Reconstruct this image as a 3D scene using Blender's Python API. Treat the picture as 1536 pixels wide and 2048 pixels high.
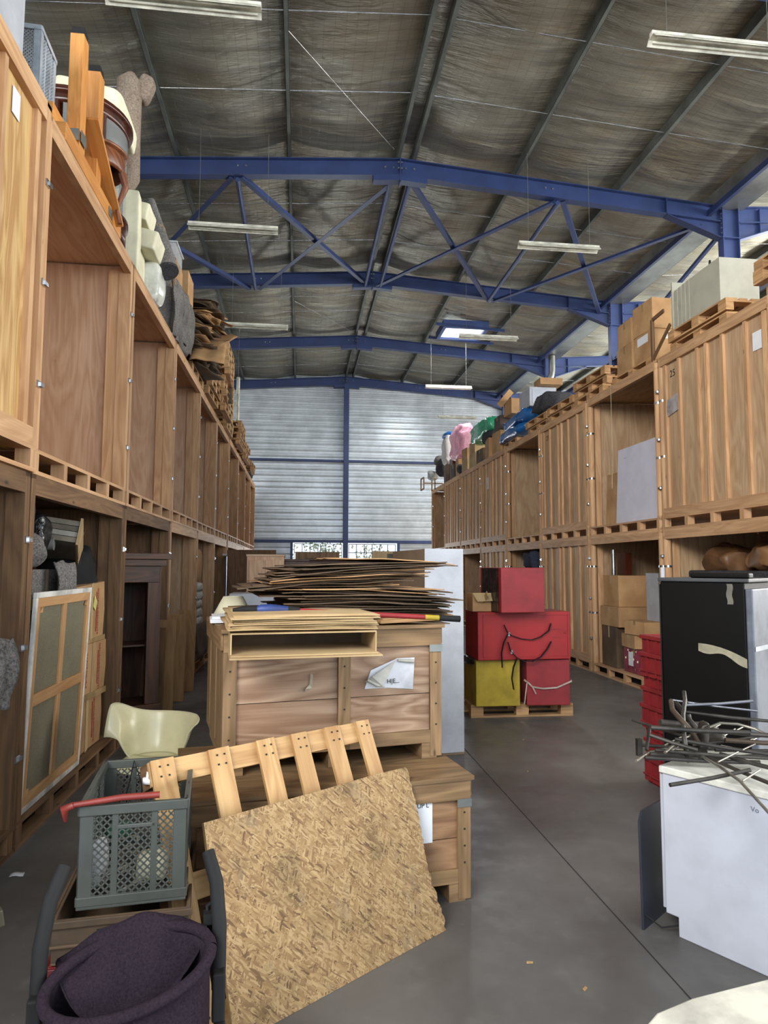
import bpy, math, random
from mathutils import Vector, Matrix, noise
rnd = random.Random(7)
sc = bpy.context.scene
for o in list(bpy.data.objects): bpy.data.objects.remove(o)
COL = sc.collection
def lin(c): return tuple(((x/255)/12.92 if x/255 <= .04045 else ((x/255+.055)/1.055)**2.4) for x in c)+(1,)

# ------------------------------------------------ camera, world, lights, exposure
FPX, PITCH, YAW, ROLL = 1353.6, .0814, .1226, .0032
fw = Vector((math.sin(YAW)*math.cos(PITCH), math.cos(YAW)*math.cos(PITCH), math.sin(PITCH)))
rt = Vector((math.cos(YAW), -math.sin(YAW), 0)); up = rt.cross(fw)
r2 = rt*math.cos(ROLL)+up*math.sin(ROLL); u2 = -rt*math.sin(ROLL)+up*math.cos(ROLL)
cd = bpy.data.cameras.new('camera'); cam = bpy.data.objects.new('camera', cd); COL.objects.link(cam)
M = Matrix((r2, u2, -fw)).transposed().to_4x4(); M.translation = (0, 0, 1.69); cam.matrix_world = M
cd.sensor_fit = 'VERTICAL'; cd.sensor_height = 36; cd.lens = FPX/2048*36; cd.clip_start = .05
sc.camera = cam
w = bpy.data.worlds.new('world'); sc.world = w; w.use_nodes = True
w.node_tree.nodes['Background'].inputs[0].default_value = (.80, .90, 1, 1)
w.node_tree.nodes['Background'].inputs[1].default_value = 1.6
def area(name, loc, rot, sx, sy, power, colr=(1, 1, 1), spread=180):
    l = bpy.data.lights.new(name, 'AREA'); l.shape = 'RECTANGLE'; l.size = sx; l.size_y = sy; l.energy = power; l.color = colr
    l.spread = math.radians(spread)
    o = bpy.data.objects.new(name, l); COL.objects.link(o); o.location = loc; o.rotation_euler = [math.radians(a) for a in rot]; return o
# open loading door behind the camera, skylights of the neighbouring hall, roof lights over the aisle
area('dock_door_daylight', (2.6, -5.6, 3.2), (90, 0, 0), 9, 5.5, 85, (.95, .97, 1))
area('neighbour_glazing', (21.6, 9, 5.2), (0, 90, 0), 6, 30, 5400, (1, .98, .92))
for yy in (5.5, 12, 19): area('neighbour_skylight', (13.9, yy, 9.3), (0, 0, 0), 1.9, 5.5, 260, (1, .97, .9))
area('right_row_fill', (-3.5, -3.0, 6.2), (80, 0, -40), 4.5, 3.5, 360, (1, .98, .94), 110)  # added fill light aimed at the right row, no real opening behind it
area('roof_light', (2.6, 1.0, 9.2), (0, 0, 0), 1.3, 2.2, 48, (.97, .98, 1))
area('far_skylight', (5.0, 20.5, 9.0), (0, 0, 0), 1.1, .9, 170, (.95, .98, 1))
area('window_daylight', (1.85, 27.2, 1.8), (-90, 0, 0), 4.0, 1.5, 160, (.93, .97, 1))
sc.view_settings.view_transform = 'Standard'; sc.view_settings.look = 'None'; sc.view_settings.gamma = 1
sc.view_settings.use_curve_mapping = False; sc.view_settings.exposure = .64
sc.cycles.max_bounces = 7; sc.cycles.diffuse_bounces = 5; sc.cycles.glossy_bounces = 3; sc.cycles.transmission_bounces = 4
sc.cycles.caustics_reflective = False; sc.cycles.caustics_refractive = False; sc.cycles.sample_clamp_indirect = 4

# ------------------------------------------------ mesh builder
class MB:
    def __init__(s): s.v = []; s.f = []; s.uv = []; s.sm = []
    def add(s, vs, fs, uvs=None, smooth=False):
        b = len(s.v); s.v += [tuple(v) for v in vs]
        for i, f in enumerate(fs):
            s.f.append([b+k for k in f]); s.uv.append(uvs[i] if uvs else [(vs[k][0], vs[k][1]+vs[k][2]) for k in f]); s.sm.append(smooth)
        return s
    def box(s, c, sz, R=None, j=0, lx=None):
        hx, hy, hz = sz[0]/2, sz[1]/2, sz[2]/2
        pts = [Vector((a*hx, b*hy, d*hz)) for d in (-1, 1) for b in (-1, 1) for a in (-1, 1)]
        if j: pts = [p+Vector((rnd.uniform(-j, j) for _ in range(3))) for p in pts]
        L = lx if lx is not None else max(range(3), key=lambda k: sz[k]); ou, ov = rnd.random()*9, rnd.random()*9
        F = [(0, 2, 3, 1, 2), (4, 5, 7, 6, 2), (0, 1, 5, 4, 1), (2, 6, 7, 3, 1), (0, 4, 6, 2, 0), (1, 3, 7, 5, 0)]
        fs, uvs = [], []
        for f in F:
            n = f[4]; ax = [k for k in range(3) if k != n]
            if L in ax: a, b = L, [k for k in ax if k != L][0]
            else: a, b = ax
            fs.append(f[:4]); uvs.append([(pts[k][a]+ou, pts[k][b]+ov+n*.37) for k in f[:4]])
        c = Vector(c)
        if R: pts = [R @ p for p in pts]
        return s.add([p+c for p in pts], fs, uvs)
    def bb(s, x0, x1, y0, y1, z0, z1, j=0, lx=None): return s.box(((x0+x1)/2, (y0+y1)/2, (z0+z1)/2), (abs(x1-x0), abs(y1-y0), abs(z1-z0)), None, j, lx)
    def bar(s, p, q, w, h, upv=(0, 0, 1)):
        p, q = Vector(p), Vector(q); d = q-p; L = d.length; x = d/L; y = Vector(upv).cross(x)
        if y.length < 1e-4: y = Vector((0, 1, 0)).cross(x)
        y.normalize(); z = x.cross(y); R = Matrix((x, y, z)).transposed()
        return s.box((p+q)/2, (L, w, h), R, 0, 0)
    def tube(s, pts, r, n=8, cap=True):
        pts = [Vector(p) for p in pts]; m = len(pts); rings = []; L = 0
        rr = r if isinstance(r, (list, tuple)) else [r]*m; ref = None
        for i, p in enumerate(pts):
            t = (pts[min(i+1, m-1)]-pts[max(i-1, 0)]).normalized()
            if ref is None: ref = t.orthogonal().normalized()
            ref = (ref-t*ref.dot(t)).normalized(); b = t.cross(ref)
            rings.append([p+(ref*math.cos(2*math.pi*k/n)+b*math.sin(2*math.pi*k/n))*rr[i] for k in range(n)])
        vs = [v for g in rings for v in g]; fs = []; uvs = []
        for i in range(m-1):
            L2 = L+(pts[i+1]-pts[i]).length
            for k in range(n):
                k2 = (k+1) % n; fs.append((i*n+k, i*n+k2, (i+1)*n+k2, (i+1)*n+k))
                a, b_ = k*2*math.pi*rr[i]/n, (k+1)*2*math.pi*rr[i]/n; uvs.append([(L, a), (L, b_), (L2, b_), (L2, a)])
            L = L2
        s.add(vs, fs, uvs, n > 5)
        if cap:
            s.add(rings[0], [tuple(reversed(range(n)))]); s.add(rings[-1], [tuple(range(n))])
        return s
    def lathe(s, prof, c=(0, 0, 0), n=20, a0=0, a1=2*math.pi, sx=1, sy=1):
        full = abs(a1-a0-2*math.pi) < 1e-6; m = n if full else n+1
        vs = [(c[0]+r*sx*math.cos(a0+(a1-a0)*k/n), c[1]+r*sy*math.sin(a0+(a1-a0)*k/n), c[2]+z) for r, z in prof for k in range(m)]
        fs = [(i*m+k, i*m+(k+1) % m, (i+1)*m+(k+1) % m, (i+1)*m+k) for i in range(len(prof)-1) for k in range(n)]
        return s.add(vs, fs, None, True)
    def prism(s, poly, t0, t1, ax='y'):
        def P(a, b, t): return {'y': (a, t, b), 'x': (t, a, b), 'z': (a, b, t)}[ax]
        n = len(poly); vs = [P(a, b, t0) for a, b in poly]+[P(a, b, t1) for a, b in poly]
        fs = [tuple(range(n)), tuple(reversed(range(n, 2*n)))]; uvs = [[poly[k] for k in range(n)], [poly[k] for k in reversed(range(n))]]
        for k in range(n):
            k2 = (k+1) % n; fs.append((k2, k, n+k, n+k2)); uvs.append([(poly[k2][0], t0), (poly[k][0], t0), (poly[k][0], t1), (poly[k2][0], t1)])
        return s.add(vs, fs, uvs)
    def surf(s, fn, nu, nv, cu=False, smooth=True, su=1, sv=1):
        m = nu if cu else nu+1
        vs = [fn(i/nu, j/nv) for j in range(nv+1) for i in range(m)]
        fs, uvs = [], []
        for j in range(nv):
            for i in range(nu):
                i2 = (i+1) % m; fs.append((j*m+i, j*m+i2, (j+1)*m+i2, (j+1)*m+i))
                uvs.append([(i/nu*su, j/nv*sv), ((i+1)/nu*su, j/nv*sv), ((i+1)/nu*su, (j+1)/nv*sv), (i/nu*su, (j+1)/nv*sv)])
        return s.add(vs, fs, uvs, smooth)
    def blob(s, c, sz, e=.45, amp=.03, fr=3, R=None, nu=24, nv=14, seed=0):
        def pw(x, k): return math.copysign(abs(x)**k, x)
        c = Vector(c)
        def fn(u, v):
            a = u*2*math.pi; b = (v-.5)*math.pi; cb = pw(math.cos(b), e)
            p = Vector((pw(math.cos(a), e)*cb*sz[0]/2, pw(math.sin(a), e)*cb*sz[1]/2, pw(math.sin(b), e)*sz[2]/2))
            n = noise.noise_vector(p*fr+Vector((seed*3.1, seed, 5)))*amp+noise.noise_vector(p*fr*2.7+Vector((seed, 9, seed)))*amp*.4
            p = p+n
            return (R @ p if R else p)+c
        return s.surf(fn, nu, nv, True, True, sum(sz[:2])*1.5, sz[2]*1.5)
    def ibeam(s, p, q, h, b, tw=.012, tf=.018, upv=(0, 0, 1)):
        p, q = Vector(p), Vector(q); x = (q-p).normalized(); y = Vector(upv).cross(x).normalized(); z = x.cross(y)
        s.bar(p, q, tw, h-2*tf, upv); o = z*(h-tf)/2
        s.bar(p+o, q+o, b, tf, upv); s.bar(p-o, q-o, b, tf, upv); return s
    def build(s, name, mat, parent=None, bevel=0, solid=0):
        me = bpy.data.meshes.new(name); me.from_pydata(s.v, [], s.f)
        uv = me.uv_layers.new(name='UVMap'); k = 0; flat = []
        for u in s.uv:
            for a in u: flat += [a[0], a[1]]
        uv.data.foreach_set('uv', flat); me.polygons.foreach_set('use_smooth', s.sm)
        me.materials.append(mat); me.update()
        o = bpy.data.objects.new(name, me); COL.objects.link(o)
        if parent: o.parent = parent
        if solid: m = o.modifiers.new('solid', 'SOLIDIFY'); m.thickness = solid; m.offset = 0
        if bevel: m = o.modifiers.new('bevel', 'BEVEL'); m.width = bevel; m.segments = 2; m.limit_method = 'ANGLE'
        return o
def T(name, label, cat, loc=(0, 0, 0), rz=0, group=None, rot=None):
    o = bpy.data.objects.new(name, None); COL.objects.link(o); o.location = loc; o.empty_display_size = .1
    o.rotation_euler = [math.radians(a) for a in (rot or (0, 0, rz))]; o['label'] = label; o['category'] = cat
    if group: o['group'] = group
    return o
def S(name, label, cat, mb, mat, loc=(0, 0, 0), rz=0, group=None, rot=None, bevel=0, solid=0, kind=None):
    o = mb.build(name, mat, None, bevel, solid); o.location = loc; o.rotation_euler = [math.radians(a) for a in (rot or (0, 0, rz))]
    o['label'] = label; o['category'] = cat
    if group: o['group'] = group
    if kind: o['kind'] = kind
    return o
def ST(name, mb, mat, parent=None, bevel=0):
    o = mb.build(name, mat, parent, bevel)
    if not parent: o['kind'] = 'structure'
    return o
def kids(o): return [c for c in COL.objects if c.parent == o]
KID = {}
def dup(o, loc, rz=None, label=None, group=None, rot=None, par=None, first=True):
    c = o.copy(); COL.objects.link(c)
    if par: c.parent = par
    else:
        c.location = loc
        if rz is not None: c.rotation_euler = (0, 0, math.radians(rz))
        if rot is not None: c.rotation_euler = [math.radians(a) for a in rot]
        if label: c['label'] = label
        if group: c['group'] = group
    if o.name not in KID: KID[o.name] = kids(o)
    for k in KID[o.name]: dup(k, None, par=c)
    return c
def text(body, size, mat, name='lettering', parent=None, loc=(0, 0, 0), rot=(90, 0, 0), ext=.0006, bold=0):
    cu = bpy.data.curves.new(name, 'FONT'); cu.body = body; cu.size = size; cu.extrude = ext; cu.align_x = 'CENTER'; cu.align_y = 'CENTER'; cu.offset = bold
    t = bpy.data.objects.new(name+'_src', cu); COL.objects.link(t)
    me = bpy.data.meshes.new_from_object(t.evaluated_get(bpy.context.evaluated_depsgraph_get()) if False else t); bpy.data.objects.remove(t)
    me.materials.clear(); me.materials.append(mat)
    o = bpy.data.objects.new(name, me); COL.objects.link(o); o.parent = parent; o.location = loc; o.rotation_euler = [math.radians(a) for a in rot]
    return o

# ------------------------------------------------ materials
class NT:
    def __init__(s, name):
        s.m = bpy.data.materials.new(name); s.m.use_nodes = True; s.t = s.m.node_tree; s.b = s.t.nodes['Principled BSDF']
    def n(s, ty, **k):
        x = s.t.nodes.new(ty)
        for a, v in k.items():
            if a.startswith('i_'):
                key = a[2:]; key = int(key) if key.isdigit() else key.replace('_', ' ')
                if hasattr(v, 'node') or isinstance(v, bpy.types.NodeSocket): s.t.links.new(v, x.inputs[key])
                else: x.inputs[key].default_value = v
            else: setattr(x, a, v)
        return x
    def l(s, a, b): s.t.links.new(a, b)
    def coord(s, scale=(1, 1, 1), kind='UV', rz=0, rand=True):
        c = s.n('ShaderNodeTexCoord').outputs[kind]
        if rand:
            r = s.n('ShaderNodeObjectInfo').outputs['Random']; k = s.n('ShaderNodeVectorMath', operation='SCALE'); k.inputs[0].default_value = (17.3, 9.1, 5.7); s.l(r, k.inputs['Scale'])
            a = s.n('ShaderNodeVectorMath', operation='ADD'); s.l(c, a.inputs[0]); s.l(k.outputs[0], a.inputs[1]); c = a.outputs[0]
        if rz: q = s.n('ShaderNodeMapping'); q.inputs['Rotation'].default_value = (0, 0, rz); s.l(c, q.inputs[0]); c = q.outputs[0]
        m = s.n('ShaderNodeMapping'); m.inputs['Scale'].default_value = scale; s.l(c, m.inputs[0]); return m.outputs[0]
    def noise(s, vec, sc=1, det=4, ro=.55, dist=0): return s.n('ShaderNodeTexNoise', i_Vector=vec, i_Scale=sc, i_Detail=det, i_Roughness=ro, i_Distortion=dist).outputs['Fac']
    def math(s, op, a, b=0, c=0):
        x = s.n('ShaderNodeMath', operation=op)
        for i, v in enumerate((a, b, c)):
            if isinstance(v, (int, float)): x.inputs[i].default_value = v
            else: s.l(v, x.inputs[i])
        return x.outputs[0]
    def ramp(s, f, stops):
        r = s.n('ShaderNodeValToRGB'); s.l(f, r.inputs[0]); e = r.color_ramp.elements
        while len(e) > 1: e.remove(e[-1])
        for i, (p, c) in enumerate(stops):
            x = e[0] if i == 0 else e.new(p); x.position = p; x.color = c if len(c) == 4 else lin(c)
        return r.outputs[0]
    def mix(s, f, a, b, mode='MIX'):
        x = s.n('ShaderNodeMix', data_type='RGBA', blend_type=mode)
        for key, v in ((0, f), (6, a), (7, b)):
            if isinstance(v, (int, float)): x.inputs[key].default_value = v
            elif isinstance(v, tuple): x.inputs[key].default_value = v if len(v) == 4 else lin(v)
            else: s.l(v, x.inputs[key])
        return x.outputs[2]
    def jitter(s, colr, amt=.15):
        r = s.n('ShaderNodeObjectInfo').outputs['Random']; v = s.math('MULTIPLY_ADD', r, amt*2, 1-amt)
        h = s.n('ShaderNodeHueSaturation'); s.l(colr, h.inputs['Color']); s.l(v, h.inputs['Value']); return h.outputs[0]
    def out(s, colr, rough=.7, metal=0, bump=None, bs=.3, bd=.01, spec=.5, **k):
        if isinstance(colr, tuple): s.b.inputs['Base Color'].default_value = colr if len(colr) == 4 else lin(colr)
        else: s.l(colr, s.b.inputs['Base Color'])
        if isinstance(rough, (int, float)): s.b.inputs['Roughness'].default_value = rough
        else: s.l(rough, s.b.inputs['Roughness'])
        s.b.inputs['Metallic'].default_value = metal; s.b.inputs['Specular IOR Level'].default_value = spec
        if bump is not None:
            b = s.n('ShaderNodeBump'); b.inputs['Strength'].default_value = bs; b.inputs['Distance'].default_value = bd; s.l(bump, b.inputs['Height']); s.l(b.outputs[0], s.b.inputs['Normal'])
        for a, v in k.items(): s.b.inputs[a.replace('_', ' ')].default_value = v
        return s.m
def plain(name, c, rough=.5, metal=0, spec=.5, dirt=.12, jit=0, bsc=30, bs=.05, **k):
    t = NT(name); v = t.coord((1, 1, 1), 'Object'); n = t.noise(v, 4, 5, .6)
    d = tuple(max(0, x*(1-dirt*2.2)) for x in c); colr = t.ramp(n, [(.35, d), (.6, c)])
    if jit: colr = t.jitter(colr, jit)
    return t.out(colr, rough, metal, t.noise(v, bsc, 3), bs, .004, spec, **k)
def wood(name, light, dark, ring=.35, jit=.12, knots=.5, rough=.65, contour=9, lines=1.0):
    t = NT(name); v = t.coord((.45, 3.2, 1)); n = t.noise(v, 1.3, 3, .5, .6)
    c = t.math('MULTIPLY', n, contour); w_ = t.math('PINGPONG', c, .5); w_ = t.math('MULTIPLY', w_, 2*ring)
    f = t.noise(t.coord((1.6, 90, 1)), 1, 3, .6); g = t.noise(t.coord((.8, 1.2, 1)), 1.2, 3)
    k = t.math('ADD', w_, t.math('MULTIPLY', f, .45*lines)); k = t.math('ADD', k, t.math('MULTIPLY', g, .5))
    colr = t.ramp(k, [(.32, light), (.95, dark)])
    if knots:
        vo = t.n('ShaderNodeTexVoronoi', i_Vector=t.coord((1.0, 2.4, 1)), i_Scale=1.7); kd = t.ramp(vo.outputs['Distance'], [(.0, (0, 0, 0, 1)), (.035, (.25, .25, .25, 1)), (.055, (1, 1, 1, 1))])
        colr = t.mix(knots, colr, t.mix(1, colr, kd, 'MULTIPLY'))
    if jit: colr = t.jitter(colr, jit)
    return t.out(colr, rough, 0, f, .15, .002)
W_PLY = wood('plywood_warm', (206, 174, 144), (172, 130, 98), .3, .08, .35, .6, 8)
W_LUM = wood('lumber_warm', (212, 172, 130), (158, 114, 76), .25, .14, .8, .65, 7)
W_PLYR = wood('plywood_olive', (202, 174, 140), (162, 128, 94), .3, .08, .3, .6, 7)
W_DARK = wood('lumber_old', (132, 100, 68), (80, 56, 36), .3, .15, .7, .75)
W_PAL = wood('pallet_wood', (200, 160, 112), (140, 100, 62), .3, .18, .8, .75)
W_NEW = wood('pallet_new', (192, 158, 110), (152, 112, 68), .35, .08, .9, .6)
W_CRATE = wood('crate_plywood', (178, 150, 124), (130, 98, 74), .5, .05, .7, .6, 10)
W_CRATEL = wood('crate_lumber', (152, 122, 86), (100, 76, 50), .35, .12, .8, .65)
W_BEAM = wood('glulam_orange', (214, 150, 78), (170, 106, 48), .25, .08, .3, .5)
W_MAH = wood('mahogany', (84, 38, 24), (44, 18, 12), .4, .05, 0, .28)
W_WAL = wood('walnut', (150, 92, 58), (92, 52, 32), .4, .05, 0, .35)
W_ARM = wood('armoire_wood', (88, 52, 30), (48, 28, 16), .4, .05, 0, .5)
def osb():
    t = NT('osb'); base = None; hs = []
    lay = [((19, 110, 1), .3), ((22, 130, 1), -.5), ((18, 100, 1), 1.25), ((32, 170, 1), .05), ((24, 135, 1), -1.1), ((28, 150, 1), .8)]
    warp = t.n('ShaderNodeTexNoise', i_Vector=t.coord((1, 1, 1), rand=False), i_Scale=14, i_Detail=3)
    for i, (sc_, ro) in enumerate(lay):
        c = t.coord(sc_, 'UV', ro, False); a = t.n('ShaderNodeVectorMath', operation='MULTIPLY_ADD'); t.l(warp.outputs['Color'], a.inputs[0]); a.inputs[1].default_value = (1.0, 4.0, 0); t.l(c, a.inputs[2])
        vo = t.n('ShaderNodeTexVoronoi', i_Vector=a.outputs[0], i_Scale=1.0); sep = t.n('ShaderNodeSeparateColor', i_Color=vo.outputs['Color'])
        cc = t.ramp(sep.outputs[0], [(0, (84, 62, 40)), (.12, (126, 98, 64)), (.5, (150, 122, 82)), (1, (180, 154, 112))])
        cc = t.mix(t.math('MULTIPLY', t.noise(t.coord((sc_[0]*2, sc_[1]*6, 1), 'UV', ro, False), 1, 2), .35), cc, (120, 84, 46)); hs.append(sep.outputs[0])
        if base is None: base = cc; h = sep.outputs[0]
        else:
            m = t.math('GREATER_THAN', sep.outputs[1], .5); base = t.mix(m, base, cc); hm = t.n('ShaderNodeMix'); t.l(m, hm.inputs[0]); t.l(h, hm.inputs[2]); t.l(sep.outputs[0], hm.inputs[3]); h = hm.outputs[0]
    st = t.ramp(t.noise(t.coord((1, 1, 1), rand=False), 3.4, 5, .6), [(.3, (190, 190, 180)), (.47, (255, 255, 255))]); base = t.mix(1, base, st, 'MULTIPLY')
    blot = t.ramp(t.noise(t.coord((1, 1, 1), 'UV', .7, False), 5.5, 5, .65), [(.56, (0, 0, 0, 1)), (.70, (1, 1, 1, 1))]); base = t.mix(t.math('MULTIPLY', blot, .45), base, (112, 100, 84))
    return t.out(base, .75, 0, h, .5, .002)
M_OSB = osb()
def cardboard(name, c1, c2, jit=.14):
    t = NT(name); v = t.coord((1, 1, 1), 'Object'); n = t.noise(v, 2.5, 4); f = t.noise(t.coord((3, 220, 1)), 1, 2)
    return t.out(t.jitter(t.ramp(n, [(.35, c2), (.65, c1)]), jit), .85, 0, f, .12, .002)
CARD = cardboard('cardboard', (188, 150, 106), (160, 122, 82)); CARDD = cardboard('cardboard_dark', (98, 78, 58), (66, 52, 38)); CARDL = cardboard('cardboard_light', (182, 158, 118), (156, 130, 92), .06)
def steel(name, c, rough=.4, var=.1, metal=0):
    t = NT(name); v = t.coord((1, 1, 1), 'Object', 0, False); n = t.noise(v, 1.8, 5, .6); d = tuple(x*(1-var*2) for x in c)
    return t.out(t.ramp(n, [(.35, d), (.65, c)]), rough, metal, t.noise(v, 12, 2), .05, .004)
BLUE = steel('blue_paint', (50, 66, 112), .42, .08); BLUE_LIT = steel('blue_paint_lit', (70, 88, 140), .4, .06)  # second blue: same paint, brighter light on the right put into its colour
GALV = steel('galvanised', (150, 154, 150), .42, .1, .7); GALVD = steel('galvanised_dull', (120, 124, 118), .55, .12, .35); CHROME = plain('chrome', (210, 212, 214), .22, .9)
WHITEL = plain('lamp_white', (226, 224, 208), .45)
def foil(name, c1, c2, warm):
    t = NT(name); v = t.coord((1, 1, 1), 'Object', 0, False)
    sx = t.n('ShaderNodeSeparateXYZ', i_Vector=v)
    def line(o, per, wd): return t.math('LESS_THAN', t.math('ABSOLUTE', t.math('SUBTRACT', t.math('FRACT', t.math('DIVIDE', o, per)), .5)), wd)
    g = t.math('MAXIMUM', line(sx.outputs[0], .16, .018), line(sx.outputs[1], .2, .018))
    wv = t.n('ShaderNodeMapping'); wv.inputs['Scale'].default_value = (.5, 3.2, 1); t.l(v, wv.inputs[0])
    big = t.noise(wv.outputs[0], 1.1, 4, .55, .4); fine = t.noise(wv.outputs[0], 7, 4, .6, .6); st = t.noise(v, .7, 3)
    colr = t.ramp(big, [(.3, c2), (.68, c1)]); colr = t.mix(t.ramp(st, [(.45, (0, 0, 0, 1)), (.7, (.6, .6, .6, 1))]), colr, warm)
    colr = t.mix(t.math('MULTIPLY', g, .45), colr, (70, 66, 58))
    h = t.math('ADD', t.math('MULTIPLY', big, 1.6), t.math('MULTIPLY', fine, .35)); h = t.math('ADD', h, t.math('MULTIPLY', g, -.12))
    return t.out(colr, .38, .6, h, 1.0, .06)
FOIL = foil('foil_insulation', (176, 172, 156), (126, 122, 110), (150, 132, 106)); FOIL_LIT = foil('foil_insulation_lit', (214, 210, 190), (180, 176, 156), (206, 196, 160))  # second foil: same blanket, the neighbouring hall's light put into its colour
def floor_mat():
    t = NT('concrete_floor'); v = t.coord((1, 1, 1), 'Object', 0, False); n = t.noise(v, .55, 6, .6); n2 = t.noise(v, 5, 6, .65); n3 = t.noise(v, 45, 3)
    c = t.ramp(n, [(.3, (70, 67, 65)), (.5, (94, 92, 90)), (.72, (116, 114, 112))]); c = t.mix(t.math('MULTIPLY', t.ramp(n2, [(.55, (0, 0, 0, 1)), (.8, (1, 1, 1, 1))]), .35), c, (130, 126, 120))
    sp = t.ramp(t.noise(v, 16, 4, .7), [(.66, (0, 0, 0, 1)), (.74, (1, 1, 1, 1))]); c = t.mix(t.math('MULTIPLY', sp, .25), c, (150, 148, 142))
    dk = t.ramp(t.noise(t.coord((1.3, .5, 1), 'Object', .4, False), .9, 4), [(.52, (0, 0, 0, 1)), (.68, (1, 1, 1, 1))]); c = t.mix(t.math('MULTIPLY', dk, .4), c, (64, 54, 48))
    return t.out(c, t.ramp(n2, [(.3, (.36, .36, .36, 1)), (.7, (.6, .6, .6, 1))]), 0, t.math('ADD', n2, t.math('MULTIPLY', n3, .3)), .15, .004)
M_FLOOR = floor_mat()
WALLM = steel('wall_sheet', (216, 224, 230), .3, .06, .3)
def felt(name, c1, c2, sc_=70):
    t = NT(name); v = t.coord((1, 1, 1), 'Object'); n = t.noise(v, sc_, 4, .8); b = t.noise(v, 5, 3)
    return t.out(t.ramp(t.math('ADD', t.math('MULTIPLY', n, .8), t.math('MULTIPLY', b, .2)), [(.36, c2), (.62, c1)]), .95, 0, n, .6, .004, .1)
FELTG = felt('felt_grey', (138, 134, 130), (62, 60, 62)); FELTB = felt('felt_brown', (150, 136, 122), (96, 84, 74), 55); FELTD = felt('felt_dark', (84, 84, 88), (34, 34, 38))
NAVY = felt('fabric_navy_grey', (74, 78, 96), (46, 50, 66), 40)
RED = plain('red_plastic', (140, 40, 44), .5, 0, .4, .06); RED2 = plain('red_paint', (154, 34, 36), .5, 0, .4, .05); YEL = plain('yellow_paint', (172, 148, 44), .5, 0, .4, .08)
REDD = plain('red_crate_dark', (122, 30, 32), .5); GREYP = plain('grey_plastic', (72, 76, 72), .5, 0, .4, .06); GREYL = plain('grey_plastic_pale', (168, 178, 188), .5)
ENAM = plain('white_enamel', (184, 189, 202), .32, 0, .5, .03); ENAM2 = plain('white_laminate', (180, 184, 192), .5, 0, .5, .04); CREAM = plain('cream_foam', (224, 220, 192), .8, 0, .3, .04)
SHELL = plain('cream_shell', (232, 226, 186), .25, 0, .5, .03); BLACK = plain('black_gloss', (9, 8, 8), .45, 0, .15); BLKM = plain('black_matt', (26, 26, 28), .75, 0, .3); SILV = plain('silver_door', (104, 110, 122), .42, .3)
STEELD = plain('dark_steel_tube', (66, 62, 58), .5, .3, .5, .25); PURP = felt('purple_fabric', (48, 39, 49), (29, 23, 30), 160); PAPER = plain('paper', (226, 228, 232), .8, 0, .3, .02); PAPERW = plain('white_board', (206, 206, 220), .6, 0, .4, .02)
INK = plain('ink_black', (24, 22, 22), .8); INKR = plain('ink_red', (170, 56, 44), .8); CANV = felt('canvas_back', (138, 132, 112), (112, 106, 90), 120); CANVW = plain('canvas_edge', (226, 224, 218), .85)
GREENB = plain('green_paint', (96, 96, 84), .6); TAPE = plain('tape', (168, 140, 96), .4); BLUEP = plain('blue_paint_board', (20, 96, 160), .4); GREIGE = plain('greige_cabinet', (178, 176, 160), .45, 0, .5, .03)
def film(name, c, alpha=.5, rough=.15):
    t = NT(name); v = t.coord((1, 1, 1), 'Object'); n = t.noise(v, 9, 4, .6, 1); m = t.out(c, rough, 0, n, .6, .02)
    a = t.ramp(n, [(.35, (alpha*.8,)*3+(1,)), (.65, (min(1, alpha*1.3),)*3+(1,))]); t.l(a, t.b.inputs['Alpha']); return m
F_BLK = film('black_film', (28, 28, 30), .95); F_CLR = film('clear_film', (210, 212, 214), .4); F_BLUE = film('blue_film', (24, 100, 170), .93); F_GRN = film('green_film', (40, 168, 124), .8); F_PNK = film('pink_film', (232, 168, 190), .88, .35); F_WHT = film('white_film', (206, 204, 198), .95, .4)
def glassm():
    t = NT('glass'); return t.out((200, 210, 210), .05, 0, Alpha=.28)
GLASS = glassm()
def emis(name, c, s_):
    t = NT(name); t.out(c, .4); t.b.inputs['Emission Color'].default_value = lin(c); t.b.inputs['Emission Strength'].default_value = s_; return t.m
SKYP = emis('skylight_pane', (226, 236, 240), 1.6)

# ------------------------------------------------ building shell
RX, EX, GX = 1.8, 8.35, 8.9
def roofz(x):
    if x <= EX: return 9.5-.073*abs(x-RX)
    if x < GX: return 9.0
    return 9.02+.073*(x-GX) if x < 15.4 else 9.5-.073*(x-15.4)
b = MB(); b.add([(-5.2, -6, 0), (22, -6, 0), (22, 28, 0), (-5.2, 28, 0)], [(0, 1, 2, 3)]); fl = ST('floor', b, M_FLOOR)
J = plain('joint_dark', (34, 32, 31), .9)
b = MB(); b.bb(1.545, 1.551, -5.9, 27, .0005, .0015)
for y in (-1.0, 11.0, 17.0, 23.0): b.bb(-5, 21, y, y+.006, .0005, .0015)
o = ST('expansion_joint', b, J, fl); o.location = (.0, 0, 0)
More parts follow.
